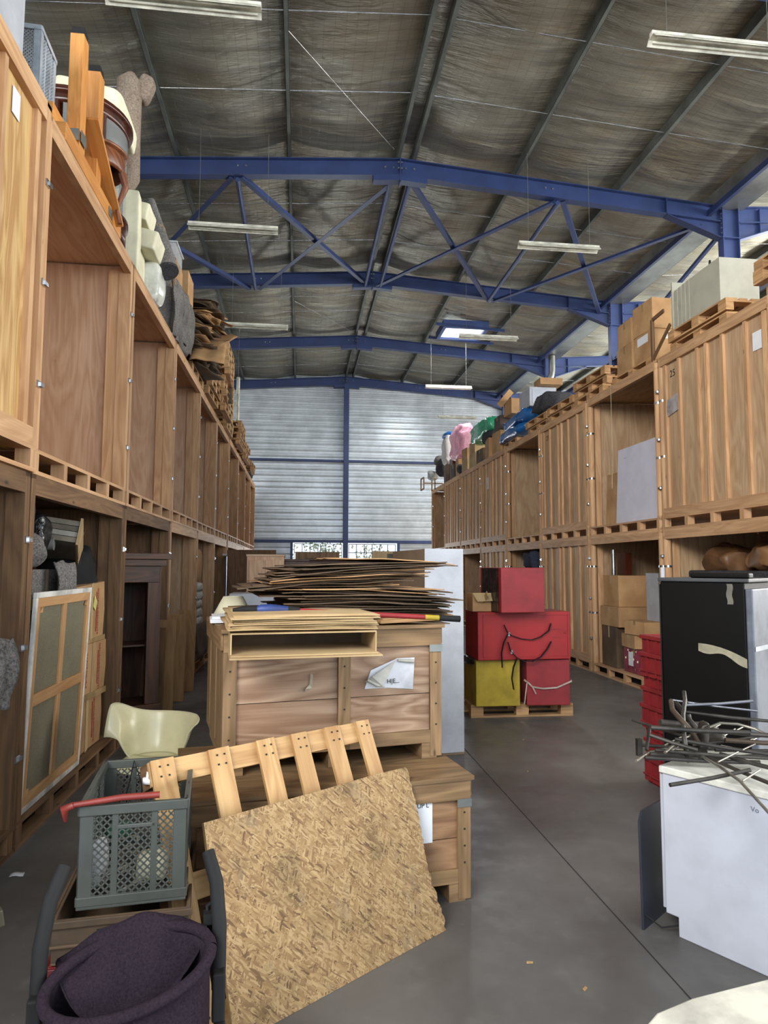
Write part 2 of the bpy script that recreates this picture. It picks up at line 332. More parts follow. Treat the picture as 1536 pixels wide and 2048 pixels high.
# insulated ceiling, one blanket per gap between purlins and per bay
ceil = bpy.data.objects.new('ceiling', None); COL.objects.link(ceil); ceil['kind'] = 'structure'
PUR = [-5.2, -4.4, -2.35, -.3, 1.77, 2.07, 4.1, 6.2, 8.2]; PURN = [8.9, 10.9, 12.9, 14.9, 16.9, 18.9, 20.9, 22]
BAYS = [-6, -2.7, 2.3, 7.3, 12.3, 17.3, 22.3, 27.6]
def blanket(x0, x1, y0, y1, mat, sd):
    w_ = x1-x0; nx = 14 if w_ > 1 else 3; ny = int((y1-y0)*7); y1 += .0
    def fn(u, v):
        x, y = x0+u*w_, y0+v*(y1-y0); s = math.sin(math.pi*u)
        z = roofz(x)+.19-.07*min(w_, 2)*s*(.8+.5*noise.noise(Vector((x*.3, y*.6, sd))))
        z += s*(.035*noise.noise(Vector((x*.5, y*3.1, sd+5)))+.02*math.sin(y*2*math.pi/1.0+noise.noise(Vector((x, y*.5, 2)))*2.2)+.012*noise.noise(Vector((x*6, y*6, 1))))
        return (x, y, z)
    m = MB(); m.surf(fn, nx, ny); ST('insulation_blanket', m, mat, ceil)
for i in range(len(PUR)-1):
    for k in range(len(BAYS)-1): blanket(PUR[i], PUR[i+1], BAYS[k], BAYS[k+1], FOIL, i*7)
for i in range(len(PURN)-1):
    for k in range(len(BAYS)-1):
        if PURN[i] in (12.9,) and k in (2, 3, 4, 5): continue   # skylight strip of the neighbouring hall
        blanket(PURN[i], PURN[i+1], BAYS[k], BAYS[k+1], FOIL_LIT, 60+i*7)
b = MB(); b.add([(x, y, 9.42) for x, y in ((12.9, 2.3), (14.9, 2.3), (14.9, 22.3), (12.9, 22.3))], [(3, 2, 1, 0)]); ST('skylight_strip', b, SKYP, ceil)
for x in PUR[1:]+PURN:
    if x in (8.2,): continue
    z = roofz(x); b = MB(); dr = 1 if x > RX else -1
    b.bb(x-.03, x-.026, -6, 27.5, z, z+.19); b.bb(x-.03, x+.035, -6, 27.5, z, z+.004); b.bb(x-.03, x+.035, -6, 27.5, z+.186, z+.19); b.bb(x+.031, x+.035, -6, 27.5, z, z+.02)
    ST('purlin', b, GALVD, ceil)
# sag rods
for yb in (3.95, 5.6, 8.9, 10.5, 13.95, 15.6, 18.95, 20.1, 23.95, 25.6):
    for xs in ((-4.4, 1.77), (2.07, 8.2), (8.9, 15.4)):
        b = MB(); b.tube([(x, yb, roofz(x)+.05) for x in xs], .008, 6); ST('sag_rod', b, CHROME, ceil)
for yb in (12.3, 22.3):
    b = MB(); b.tube([(1.65, yb-.3, roofz(1.65)+.02), (-.3, yb-3.1, roofz(-.3)+.03)], .006, 6); ST('stay_cable', b, CHROME, ceil)
# gutter between the halls
b = MB(); b.prism([(8.12, 9.28), (8.2, 8.97), (8.86, 8.97), (8.96, 9.28), (8.955, 9.28), (8.855, 8.975), (8.205, 8.975), (8.125, 9.28)], -6, 27.5)
ST('valley_gutter', b, GALV, ceil)
b = MB(); b.bar((8.13, 2.3, 8.86), (8.13, 27.3, 8.86), .07, .12); ST('eave_strut', b, BLUE, ceil)
# blue portal frames
def bolts(b, pts, ax='y', r=.018):
    for p in pts: b.lathe([(0, -.012), (r, -.012), (r, .0), (0, 0)], p, 6)
def frame(y, idx):
    root = bpy.data.objects.new('portal_frame', None); COL.objects.link(root); root.location = (0, y, 0); root['kind'] = 'structure'
    def zz(x): return roofz(x)
    for xa, xb in ((RX, EX), (RX, -4.7)):
        b = MB(); b.ibeam((xa, 0, zz(xa)-.18), (xb, 0, zz(xb)-.18), .34, .17); ST('rafter', b, BLUE, root)
        s = 1 if xb > xa else -1; e = xb
        b = MB(); poly = [(e-s*1.15, zz(e-s*1.15)-.345), (e, zz(e)-.345), (e, zz(e)-.68)]; b.prism(poly, -.006, .006)
        p, q = Vector((e-s*1.15, 0, zz(e-s*1.15)-.35)), Vector((e, 0, zz(e)-.68)); b.bar(p, q, .17, .014); b.bb(e-s*1.16-.006, e-s*1.16+.006, -.085, .085, zz(e-1.15*s)-.35, zz(e-1.15*s)-.02); ST('haunch', b, BLUE, root)
    # apex connection
    b = MB(); b.bb(RX-.012, RX+.012, -.09, .09, 9.0, 9.52)
    for s in (-1, 1): b.bar((RX, 0, 9.10), (RX+s*.52, 0, 9.06), .17, .10)
    ST('apex_plate', b, BLUE, root)
    b = MB()
    for s in (-1, 1):
        for z in (9.42, 9.3, 9.12): b.box((RX+s*.03, -.05, z), (.03, .03, .03))
        for xx in (.12, .28): b.box((RX+s*xx, -.012, 9.33), (.03, .02, .03))
        for xx in (2.9, 3.05): b.box((RX+s*xx, -.012, roofz(RX+s*xx)-.14), (.03, .02, .03))
    ST('bolt', b, CHROME, root)
    for x in (8.56, -4.88):
        b = MB(); b.bb(x-.18, x-.165, -.09, .09, 0, 9.05); b.bb(x+.165, x+.18, -.09, .09, 0, 9.05); b.bb(x-.165, x+.165, -.006, .006, 0, 9.05)
        b.bb(x-.2, x+.2, -.1, .1, 8.34, 8.355); b.bb(x-.2, x+.2, -.1, .1, 0, .02); ST('column', b, BLUE_LIT if x > 0 else BLUE, root)
        b = MB()
        for k in range(6):
            for yy in (-.055, .055): b.box((x-.19, yy, 8.45+k*.1), (.02, .022, .022)); b.box((x+.19, yy, 8.45+k*.1), (.02, .022, .022))
        ST('bolt', b, CHROME, root)
    # neighbour rafter
    b = MB(); b.ibeam((8.75, 0, roofz(8.95)-.18), (15.4, 0, 9.5-.18), .34, .17); b.ibeam((15.4, 0, 9.32), (21.9, 0, roofz(21.9)-.18), .34, .17); ST('rafter', b, BLUE_LIT, root)
    b = MB(); b.prism([(8.75, 8.68), (9.9, 8.72), (8.75, 8.34)], -.006, .006); b.bar((8.75, 0, 8.33), (9.9, 0, 8.74), .17, .014); b.bb(9.2, 9.21, -.085, .085, 8.5, 9.0); ST('haunch', b, BLUE_LIT, root)
    return root
for i, y in enumerate((7.3, 12.3, 17.3, 22.3, 27.3)): frame(y, i)
# longitudinal runway beam along the columns
b = MB(); b.ibeam((8.5, 2.3, 7.15), (8.5, 27.3, 7.15), .42, .2); ST('runway_beam', b, BLUE)
# wind bracing in the roof plane between the second and third frames
ya, yb = 12.3, 17.3
def nz(x): return roofz(x)-.40
NL, NR = -1.25, 4.95
br = [((-1.2, 1.65), 1), ((1.7, -1.15), -1), ((-1.35, -4.5), 1), ((-4.5, -1.4), -1), ((1.98, 4.9), 1), ((4.85, 1.85), -1), ((5.05, 8.1), 1), ((8.0, 5.05), -1)]
for (xa, xb), s in br:
    b = MB(); p, q = Vector((xa, ya, nz(xa)+(.03*s))), Vector((xb, yb, nz(xb)+.03*s)); b.bar(p, q, .10, .009); b.bar(p+Vector((.045, 0, .045)), q+Vector((.045, 0, .045)), .009, .09); ST('wind_brace', b, BLUE)
for x in (NL, 1.6, 2.0, NR):
    b = MB(); b.tube([(x, ya, nz(x)), (x, yb, nz(x))], .045, 10); ST('strut_tube', b, BLUE)
for z0, z1 in ((8.55, 7.4),):
    b = MB(); b.bar((8.5, 12.5, z0), (8.5, 17.2, z1), .07, .07); ST('wind_brace', b, BLUE)
# back wall: corrugated sheet with real profile
wall = bpy.data.objects.new('wall_back', None); COL.objects.link(wall); wall['kind'] = 'structure'
def corr(x0, x1, z0, z1, y, name='wall_sheet', parent=wall, vert=False):
    prof = []; z = z0
    pat = [(0, 0), (.10, 0), (.101, -.06), (.116, -.06), (.117, 0), (.15, .012), (.165, .012), (.166, -.06), (.180, -.06), (.181, 0), (.24, 0), (.241, -.05), (.252, -.05), (.253, 0)]
    while z < z1:
        for dz, dy in pat:
            if z+dz < z1: prof.append((z+dz, dy))
        z += .26
    prof.append((z1, 0)); nx = max(1, int((x1-x0)/1.2)); vs = []; fs = []
    for i in range(nx+1):
        x = x0+(x1-x0)*i/nx
        for zz, dy in prof: vs.append((x, y-dy+.003*noise.noise(Vector((x*.9, zz*1.3, 3))), zz))
    n = len(prof)
    for i in range(nx):
        for k in range(n-1): fs.append((i*n+k, (i+1)*n+k, (i+1)*n+k+1, i*n+k+1))
    m = MB(); m.add(vs, fs); return ST(name, m, WALLM, parent)
for x in (-5.2, -1.65, 1.9, 5.4):
    for z0, z1 in ((2.7, 5.0), (5.0, 7.3), (7.3, 9.78)): corr(x, x+3.6, z0, z1, 27.5+.004*(z0 > 4))
corr(9.0, 22, 0, 9.78, 27.5)
corr(-5.2, -.38, 0, 2.7, 27.5); corr(3.98, 9.0, 0, 2.7, 27.5); corr(-.38, 3.98, 0, .9, 27.5)
b = MB(); b.ibeam((RX, 27.3, 0), (RX, 27.3, 9.2), .2, .2, upv=(0, 1, 0)); ST('wall_post', b, BLUE, wall)
for x in (-.35, 3.97): b = MB(); b.ibeam((x, 27.38, 0), (x, 27.38, 2.7), .12, .1, upv=(0, 1, 0)); ST('wall_post', b, BLUE, wall)
for z in (6.0, 2.72):
    b = MB(); b.bar((-5, 27.36, z), (8.4, 27.36, z), .1, .09 if z > 3 else .12); ST('wall_rail', b, BLUE, wall)
WF = plain('window_frame_dark', (58, 62, 66), .5)
for i, (x0, x1) in enumerate(((-.25, 1.66), (1.94, 3.86))):
    wn = bpy.data.objects.new('window_%d' % (i+1), None); COL.objects.link(wn); wn['kind'] = 'structure'; wn.location = (0, 27.45, 0)
    m = MB(); n = 6; z0, z1 = .9, 2.62
    for k in range(n+1): x = x0+(x1-x0)*k/n; m.bb(x-.012, x+.012, -.02, .02, z0, z1)
    for k in range(6): z = z0+(z1-z0)*k/5; m.bb(x0, x1, -.022, .022, z-.012, z+.012)
    ST('window_frame', m, WF, wn)
    for a in range(n):
        for c in range(5):
            m = MB(); dx = (x1-x0)/n; dz = (z1-z0)/5; m.bb(x0+a*dx+.012, x0+(a+1)*dx-.012, -.003, .003, z0+c*dz+.012, z0+(c+1)*dz-.012); ST('pane', m, GLASS, wn)
# trees outside the window
LEAF = plain('leaf', (150, 168, 70), .7, jit=.2); BARK = plain('bark', (96, 78, 58), .9)
for i, (x, y, h) in enumerate(((.9, 31, 3.4), (3.4, 32, 3.0), (-1.5, 33, 3.2))):
    t = T('garden_shrub', ['leafy shrub outside the window, behind its middle panes', 'leafy shrub outside the right-hand window', 'leafy shrub outside, left of the windows'][i], 'shrub', (x, y, 0), group='shrubs behind the windows')
    m = MB()
    for k in range(380):
        p = Vector((rnd.gauss(0, .5), rnd.gauss(0, .4), h*.62+rnd.gauss(0, h*.17))); a = Vector((rnd.uniform(-1, 1), rnd.uniform(-1, 1), rnd.uniform(-1, 1))).normalized()*.09; c = a.orthogonal().normalized()*.05
        m.add([p-a, p+c, p+a, p-c], [(0, 1, 2, 3)])
    m.build('foliage', LEAF, t); m = MB(); m.tube([(0, 0, 0), (.05, 0, h*.5), (0, .05, h*.8)], [.05, .04, .02], 7); m.build('stem', BARK, t)
b = MB(); b.add([(-20, 28, -.02), (40, 28, -.02), (40, 60, -.02), (-20, 60, -.02)], [(0, 1, 2, 3)]); ST('ground_outside', b, plain('outside_ground', (150, 150, 140), .9))
# side walls
for nm, x in (('wall_left', -5.25), ('wall_right', 22.0)):
    m = MB(); prof = []
    y = -6
    vs = []; fs = []; k = 0
    while y < 27.6:
        for dy, dx in ((0, 0), (.15, 0), (.17, .03), (.21, .03)): vs += [(x+dx, y+dy, 0), (x+dx, y+dy, 9.4)]
        y += .24
    n = len(vs)//2
    for k in range(n-1): fs.append((2*k, 2*k+2, 2*k+3, 2*k+1))
    m.add(vs, fs); ST(nm, m, WALLM)
# roof skylight with its frame
sk = bpy.data.objects.new('skylight', None); COL.objects.link(sk); sk['kind'] = 'structure'; sk.location = (5.0, 20.5, 0)
m = MB(); m.bb(-.62, .62, -.5, .5, 9.13, 9.15); ST('skylight_pane', m, SKYP, sk)
m = MB()
for x0, x1, y0, y1 in ((-.72, -.62, -.6, .6), (.62, .72, -.6, .6), (-.62, .62, -.6, -.5), (-.62, .62, .5, .6)): m.bb(x0, x1, y0, y1, 9.06, 9.3)
ST('skylight_frame', m, BLUE_LIT, sk)
m = MB(); m.bar((-.95, -.62, 9.14), (1.2, -.62, 9.02), .05, .08); m.bar((-.95, .62, 9.14), (1.2, .62, 9.02), .05, .08); ST('trimmer', m, BLUE, sk)
# ------------------------------------------------ hanging lamps
def lamp(label, x, y, z, L=1.52, first=[None]):
    if first[0] is None:
        t = T('batten_lamp', label, 'lamp', (x, y, z), group='switched-off batten lamps under the roof')
        m = MB(); m.prism([(-.09, -.03), (-.05, .02), (.05, .02), (.09, -.03), (.085, -.035), (.045, .01), (-.045, .01), (-.085, -.035)], -L/2, L/2, 'x'); m.build('reflector', WHITEL, t)
        m = MB(); m.bb(-L/2, L/2, -.03, .03, .02, .07); m.build('housing', WHITEL, t, .004)
        for yy in (-.04, .04): m = MB(); m.tube([(-L/2+.04, yy, -.012), (L/2-.04, yy, -.012)], .013, 10); m.build('light_tube', WHITEL, t)
        for xx in (-.58, .58):
            m = MB(); m.tube([(xx, 0, .07), (xx+.004, 0, .9), (xx-.003, 0, 1.74)], .004, 5); m.build('chain', GALVD, t)
        first[0] = t; return t
    return dup(first[0], (x, y, z), 0, label)
lamp('switched-off batten lamp hanging in the middle, under the first blue frame left of its ridge', -1.22, 11.45, 7.5)
lamp('cut-off batten lamp at the top edge of the photo, left', -1.22, 6.46, 7.25)
lamp('batten lamp at the top right corner of the photo', 4.35, 6.3, 7.25)
lamp('batten lamp hanging right of the ridge between the first two blue frames', 4.6, 11.4, 7.5)
lamp('batten lamp hanging left, level with the flattened cardboard heap', -1.13, 16.25, 7.5)
lamp('batten lamp hanging just below the roof skylight', 4.67, 16.3, 7.5)
lamp('far batten lamp on the right, in front of the back wall', 4.7, 21.12, 7.5)
lamp('small batten lamp above the far right corner of the aisle', 6.0, 25.4, 7.5)
t = T('batten_lamp', 'batten lamp hanging vertically by one end, in front of the back wall', 'lamp', (-1.98, 21.0, 0), group='switched-off batten lamps under the roof')
m = MB(); m.bb(-.05, .05, -.035, .035, 6.05, 7.55); m.build('housing', WHITEL, t, .004)
m = MB(); m.tube([(.02, -.05, 6.1), (.02, -.05, 7.5)], .014, 10); m.build('light_tube', WHITEL, t)
m = MB(); m.tube([(0, 0, 7.55), (0, 0, 9.3)], .004, 5); m.build('chain', CHROME, t)
# ------------------------------------------------ storage containers
P = 2.264
def container(sgn, H, closed, dk, ply, lum, name, depth=1.5, frac=(.2, .38, .52, .6, .78), round_post=False):
    """front plane at local x=0, depth towards sgn*x; width along y 0..P"""
    t = T(name, 'x', 'container')
    X = lambda d: sgn*d
    g = .012; W = P-2*g; y0, y1 = g, P-g
    def part(nm, mat, *bx, bev=0):
        m = MB()
        for q in bx: m.bb(X(q[0]), X(q[1]), *q[2:])
        return m.build(nm, mat, t, bev)
    # skid deck
    part('bottom_board', lum, (0, .1, y0, y1, 0, .025)); part('bottom_board', lum, (depth-.1, depth, y0, y1, 0, .025))
    for k in range(5): yy = y0+.02+k*(W-.04-.07)/4; part('deck_block', lum, (.0, .09, yy, yy+.07, .025, .135)); part('deck_block', lum, (depth-.1, depth, yy, yy+.07, .025, .135))
    part('deck_board', lum, (0, .1, y0, y1, .135, .16)); part('deck_panel', ply, (.1, depth, y0, y1, .135, .16))
    pw, pd = .07, .11
    for yy in (y0, y1-pw):
        if not round_post: part('corner_post', lum, (0, pd, yy, yy+pw, .16, H))
        part('corner_post', lum, (depth-pd, depth, yy, yy+pw, .16, H))
    if round_post:
        for yy in (y0+.045, y1-.045):
            m = MB(); m.tube([(X(.05), yy, .0), (X(.05), yy, H)], .052, 12); m.build('corner_post', lum, t)
            for z in (.02, .16, .95, 1.7, H-.12): m = MB(); m.tube([(X(.05), yy, z), (X(.05), yy, z+.028)], .056, 12); m.build('steel_band', CHROME if z > .3 and z < 2 else lum, t)
    for a, bb_ in ((y0+.012, y0+.024), (y1-.024, y1-.012)): part('side_panel', ply, (pd, depth-pd, a, bb_, .16, H-.05))
    for a in (y0+.026, y1-.062): part('side_batten', lum, (pd, pd+.1, a, a+.036, .16, H-.1)); 
    part('back_panel', ply, (depth-.015, depth-.003, y0+pw, y1-pw, .16, H-.05))
    part('roof_panel', ply, (.02, depth, y0, y1, H-.03, H-.008)); part('top_rail', lum, (0, .06, y0+pw, y1-pw, H-.13, H-.03)); part('roof_batten', lum, (0, .1, y0, y1, H-.03, H))
    part('top_rail', lum, (depth-.06, depth, y0+pw, y1-pw, H-.1, H-.03))
    if closed:
        m = MB(); m.bb(X(.045), X(.057), y0+pw, y1-pw, .24, H-.13, 0, 2); m.build('front_panel', ply, t); part('bottom_rail', lum, (.0, .05, y0+pw, y1-pw, .16, .27))
        for f in frac: yy = y0+f*W; part('batten', lum, (.012, .045, yy-.022, yy+.022, .27, H-.13))
        for f in (.06, .93): yy = y0+f*W; part('batten', lum, (.012, .045, yy-.03, yy+.03, .27, H-.13))
    for z in (.55, 1.2, 1.85):
        m = MB(); m.bb(X(-.012), X(0), y1-.055, y1+.004, z-.02, z+.02); m.bb(X(-.022), X(-.012), y1-.03, y1+.02, z-.012, z+.012); m.build('latch', CHROME, t)
    return t
LX, RXX = -1.65, 4.74
HL0, HL1, HR0, HR1 = 2.265, 2.37, 2.2, 2.3
ordn = ['nearest', 'second', 'third', 'fourth', 'fifth', 'sixth', 'seventh', 'eighth', 'ninth', 'tenth']
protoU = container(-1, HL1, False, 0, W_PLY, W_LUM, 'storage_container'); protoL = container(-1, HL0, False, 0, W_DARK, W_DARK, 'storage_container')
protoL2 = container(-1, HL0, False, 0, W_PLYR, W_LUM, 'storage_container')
protoC = container(-1, HL1, True, 0, wood('plywood_yellow', (218, 184, 128), (176, 134, 82), .5, .05, .4, .6, 9), W_LUM, 'storage_container', frac=(.28, .5, .72))
gl = 'plywood storage containers in the left-hand row'; gr_ = 'plywood storage containers in the right-hand row'
used = set()
def put(proto, x, y, z, label, group):
    if proto.name not in used: used.add(proto.name); proto.location = (x, y, z); proto['label'] = label; proto['group'] = group; return proto
    return dup(proto, (x, y, z), 0, label, group)
for k in range(10):
    y = 2.126+P*k
    if k == 0: put(protoC, LX+.02, y, 2.265, 'closed battened plywood container at the upper left edge of the photo', gl)
    else: put(protoU, LX+rnd.uniform(-.015, .015), y, 2.265, 'open empty plywood container, upper left row, %s from the camera' % ordn[k], gl)
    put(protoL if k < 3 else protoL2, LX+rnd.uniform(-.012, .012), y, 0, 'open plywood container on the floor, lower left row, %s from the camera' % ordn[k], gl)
rU = container(1, HR1, False, 0, W_PLYR, W_LUM, 'storage_container', round_post=True); rUc = container(1, HR1, True, 0, W_PLYR, W_LUM, 'storage_container', round_post=True)
rL = container(1, HR0, False, 0, W_PLYR, W_LUM, 'storage_container', round_post=True); rLc = container(1, HR0, True, 0, W_PLYR, W_LUM, 'storage_container', round_post=True)
upk = 'CoCoCCCo'; lok = 'ooCoCooC'; first25 = None
for k in range(8):
    y = 6.18+P*k
    a = put(rUc if upk[k] == 'C' else rU, RXX, y, 2.2, '%s plywood container, upper right row, %s from the camera' % ('closed battened' if upk[k] == 'C' else 'open', ordn[k]), gr_)
    if k == 0: first25 = a
    put(rLc if lok[k] == 'C' else rL, RXX, y, 0, '%s plywood container on the floor, lower right row, %s from the camera' % ('closed battened' if lok[k] == 'C' else 'open', ordn[k]), gr_)
# stencilled numbers and delivery pouches on the closed right-hand containers
def sticker(nm, cat, label, mb, mat, loc, group=None): return S(nm, label, cat, mb, mat, loc, 0, group)
for s_, y in (('25', 8.12), ('29', 12.62)):
    o = text(s_, .13, INK, 'stencil_number', None, (RXX+.043, y, 4.22), (90, 0, -90)); o['label'] = {'25': 'stencilled number 25 above the document pouch at the upper right', '29': 'small faded stencil on the farther closed container, left of the white board'}[s_]; o['category'] = 'lettering'
m = MB(); m.surf(lambda u, v: (-.004-.012*math.sin(v*3)*u, -.14+.28*u+.03*v, .22*v-.05*u), 6, 6); S('document_pouch', 'clear document pouch on the closed container numbered 25', 'pouch', m, plain('pouch', (176, 168, 166), .25), (RXX+.035, 8.1, 3.72), 0)
m = MB(); m.bb(-.004, 0, -.07, .07, 0, .2); S('document_pouch', 'white sticker on the right part of the closed container numbered 25', 'sticker', m, PAPER, (RXX+.04, 6.47, 4.0), 0)
m = MB(); m.bb(-.004, 0, -.09, .09, 0, .3); S('paper_label', 'small white paper label on a far closed container of the upper right row', 'label', m, PAPER, (RXX+.04, 16.9, 3.7), 0)
m = MB(); m.bb(0, .004, -.05, .05, 0, .16); S('paper_label', 'white paper label on the closed container at the upper left edge', 'label', m, PAPER, (LX-.02, 3.95, 4.28), 0)

# ------------------------------------------------ pallets
def make_pallet(label, mat, loc, rz, group=None, name='pallet'):
    t = T(name, label, 'pallet', loc, rz, group)
    def p(nm, *q): m = MB(); m.bb(*q, j=.0015); m.build(nm, mat, t)
    for y, w_ in ((-.35, .1), (0, .145), (.35, .1)): p('bottom_board', -.6, .6, y-w_/2, y+w_/2, 0, .022)
    for x in (-.5275, 0, .5275):
        for y, w_ in ((-.35, .1), (0, .145), (.35, .1)): p('block', x-.0725, x+.0725, y-w_/2, y+w_/2, .022, .1)
        p('stringer_board', x-.0725, x+.0725, -.4, .4, .1, .122)
    for y, w_ in ((-.3275, .145), (-.175, .1), (0, .145), (.175, .1), (.3275, .145)): p('top_board', -.6, .6, y-w_/2, y+w_/2, .122, .144)
    return t
PLT = make_pallet('pale worn wooden pallet under the red and yellow boxes', W_PAL, (2.53, 8.06, 0), 0)
# ------------------------------------------------ the two crates in the middle
def crate(name, label, loc, rz, w, d, h, foot, panel, lumb, lumt, brackets=True):
    t = T(name, label, 'crate', loc, rz)
    def p(nm, mat, *q, bev=0): m = MB(); m.bb(*q); return m.build(nm, mat, t, bev)
    z0 = foot
    for x in (0.02, w/2-.05, w-.12):
        p('foot', lumt, x, x+.09, .004, d-.004, 0, foot-.001)
    f = .02
    p('base_board', lumt, 0, w, f, d-f, z0, z0+.02)
    # front boards: two rows of plywood, front at y=.02
    zs = [z0+.02, z0+.02+(h-z0-.06)*.42, h-.035]
    for xa, xb in ((.07, w*.53-.03), (w*.53+.03, w-.07)):
        for k in range(2): p('front_panel', panel, xa-.03, xb+.03, f, f+.012, zs[k]+.002, zs[k+1]-.002)
    for x in (0, w*.53-.035, w-.07): p('corner_post' if x != w*.53-.035 else 'middle_post', lumb, x, x+.07, 0, f, z0-.0+(0 if x != w-.07 else -foot+.01), h-.12 if x != 0 else h-.02, bev=.002)
    p('top_rail', lumb, .0, w, -.002, f, h-.12, h-.02, bev=.002); p('bottom_rail', lumb, .07, w-.07, 0, f, z0, z0+.07, bev=.002)
    # sides
    for s in (0, 1):
        xa = -.001 if s == 0 else w-.02+.001; n = 5
        for k in range(n):
            ya = f+.012+(d-f-.012)*k/n; p('side_board', lumb, xa+(.006 if k % 2 else 0)*(1-2*s), xa+.02, ya+.002, f+.012+(d-f-.012)*(k+1)/n-.002, z0, h-.11)
        p('side_rail', lumb, xa-.012*(1-s), xa+.02+.012*s, f, d, h-.11, h-.02)
    p('back_panel', panel, 0, w, d-.015, d, z0, h-.02)
    p('lid', lumb, -.015, w+.015, -.015, d+.015, h-.02, h)
    if brackets:
        m = MB(); m.bb(w-.075, w+.004, -.006, -.001, h-.155, h-.115); m.bb(w+.001, w+.006, -.001, .06, h-.155, h-.115); m.build('corner_bracket', GALV, t)
    for x in (w*.53, .035, w-.035):
        m = MB()
        for k in range(4): m.box((x, -.0015, z0+.1+k*(h-z0-.2)/4), (.008, .003, .008))
        m.build('nail', INK, t)['kind'] = 'stuff'
    return t
W_RED = wood('plywood_reddish', (160, 124, 90), (116, 84, 58), .5, .04, .5, .6, 8)
lc = crate('low_crate', 'lower wooden crate behind the leaning chipboard, carrying the big crate', (-.52, 3.27, 0), 10, 1.43, .95, .62, .09, W_RED, W_CRATEL, W_CRATEL)
uc = crate('large_crate', 'big plywood crate in the middle with a torn white document pouch', (-.385, 3.60, .622), 12, 1.22, .94, .745, .085, W_CRATE, W_CRATEL, W_CRATEL)
# torn pouch, tape scrap, paper label
def onfront(t, x, z, y=-.006): return (x, y, z)
m = MB(); m.add([(.765, .015, .40), (.80, .012, .50), (.955, .012, .56), (1.06, .013, .56), (1.05, .012, .385), (.90, .014, .40)], [(0, 5, 4, 3, 2, 1)]); a = m.build('document_pouch', plain('pouch_white', (206, 208, 214), .4), uc)
m = MB(); m.add([(.765, .012, .44), (.80, -.012, .47), (.94, .006, .545), (.86, -.02, .415)], [(0, 3, 2, 1)]); m.tube([(.775, -.004, .45), (.83, -.012, .42), (.875, -.006, .41)], [.008, .01, .004], 6); m.tube([(.955, .004, .55), (1.05, .002, .54)], [.008, .012], 6); m.build('torn_flap', plain('pouch_flap', (186, 184, 174), .5), uc)
text('H|E...', .035, INK, 'lettering', uc, (.93, .008, .435))
m = MB(); m.add([(.43, .014, .40), (.47, .012, .42), (.475, .012, .49), (.46, .013, .5), (.455, .013, .44), (.43, .0, .42)], [(0, 1, 2, 3, 4, 5)][::1]); m.build('torn_tape', plain('tape_pale', (176, 164, 140), .5), uc)
m = MB(); m.bb(1.03, 1.225, .015, .0185, .30, .515); m.build('paper_label', PAPER, lc); text('-POP UP L', .032, INK, 'lettering', lc, (1.135, .0135, .485))
# ------------------------------------------------ leaning chipboard and pallet
def frame_rot(yaw, tilt):
    a, b_ = math.radians(yaw), math.radians(tilt); e = Vector((math.cos(a), math.sin(a), 0)); n = Vector((-math.sin(a), math.cos(a), 0)); u = n*math.sin(b_)+Vector((0, 0, math.cos(b_))); w_ = e.cross(u)
    return Matrix((e, -w_, u)).transposed()      # local x along base, y into the back, z up the board
R = frame_rot(36.1, 20.4)
poly = [(0, 0)]; poly.append((1.125, 0))
z = 0
while z < .72:
    z += .018; jx = (.012 if z < .3 else .006)*rnd.uniform(-1, 1)+(-.02*math.sin(z*6) if z < .5 else -.004); poly.append((1.125+jx, z))
poly += [(1.11, .735), (.9, .741), (.6, .738), (0, .739)]
poly += [(-.003, .5), (.004, .25)]
m = MB(); m.prism(poly, 0, .018, 'y'); o = S('chipboard_sheet', 'rough square sheet of yellow chipboard leaning in the foreground', 'board', m, M_OSB)
M_ = R.to_4x4(); M_.translation = (-.208, 2.588, .001); o.matrix_world = M_; o.data.materials[0] = M_OSB
R = frame_rot(34.8, 26.5); pt = T('pallet', 'pale new pallet standing on edge behind the chipboard sheet', 'pallet')
M_ = R.to_4x4(); M_.translation = (-.345, 2.580, .0); pt.matrix_world = M_
def pp(nm, x0, x1, y0, y1, z0, z1, mat=W_NEW): m = MB(); m.bb(x0, x1, y0, y1, z0, z1, j=.0015); m.build(nm, mat, pt, .002)
for x0, w_ in ((0, .1), (.26, .1), (.5, .095), (.69, .09), (.89, .09), (1.09, .085)): pp('top_board', x0, x0+w_, 0, .02, 0, 1.0)
for z0 in (0, .45, .9): pp('stringer_board', 0, 1.175, .021, .041, z0, z0+.1)
for z0 in (0, .45, .9):
    for x0 in (0,): pp('block', x0, x0+.135, .042, .119, z0, z0+.1, W_DARK)
for x0 in (.02, .28, .52, .71, .91, 1.105):
    m = MB()
    for z0 in (.03, .07, .48, .52, .93, .97):
        for dx in (.015, .05): m.box((x0+dx, -.001, z0), (.007, .004, .007))
    m.build('nail', INK, pt)['kind'] = 'stuff'
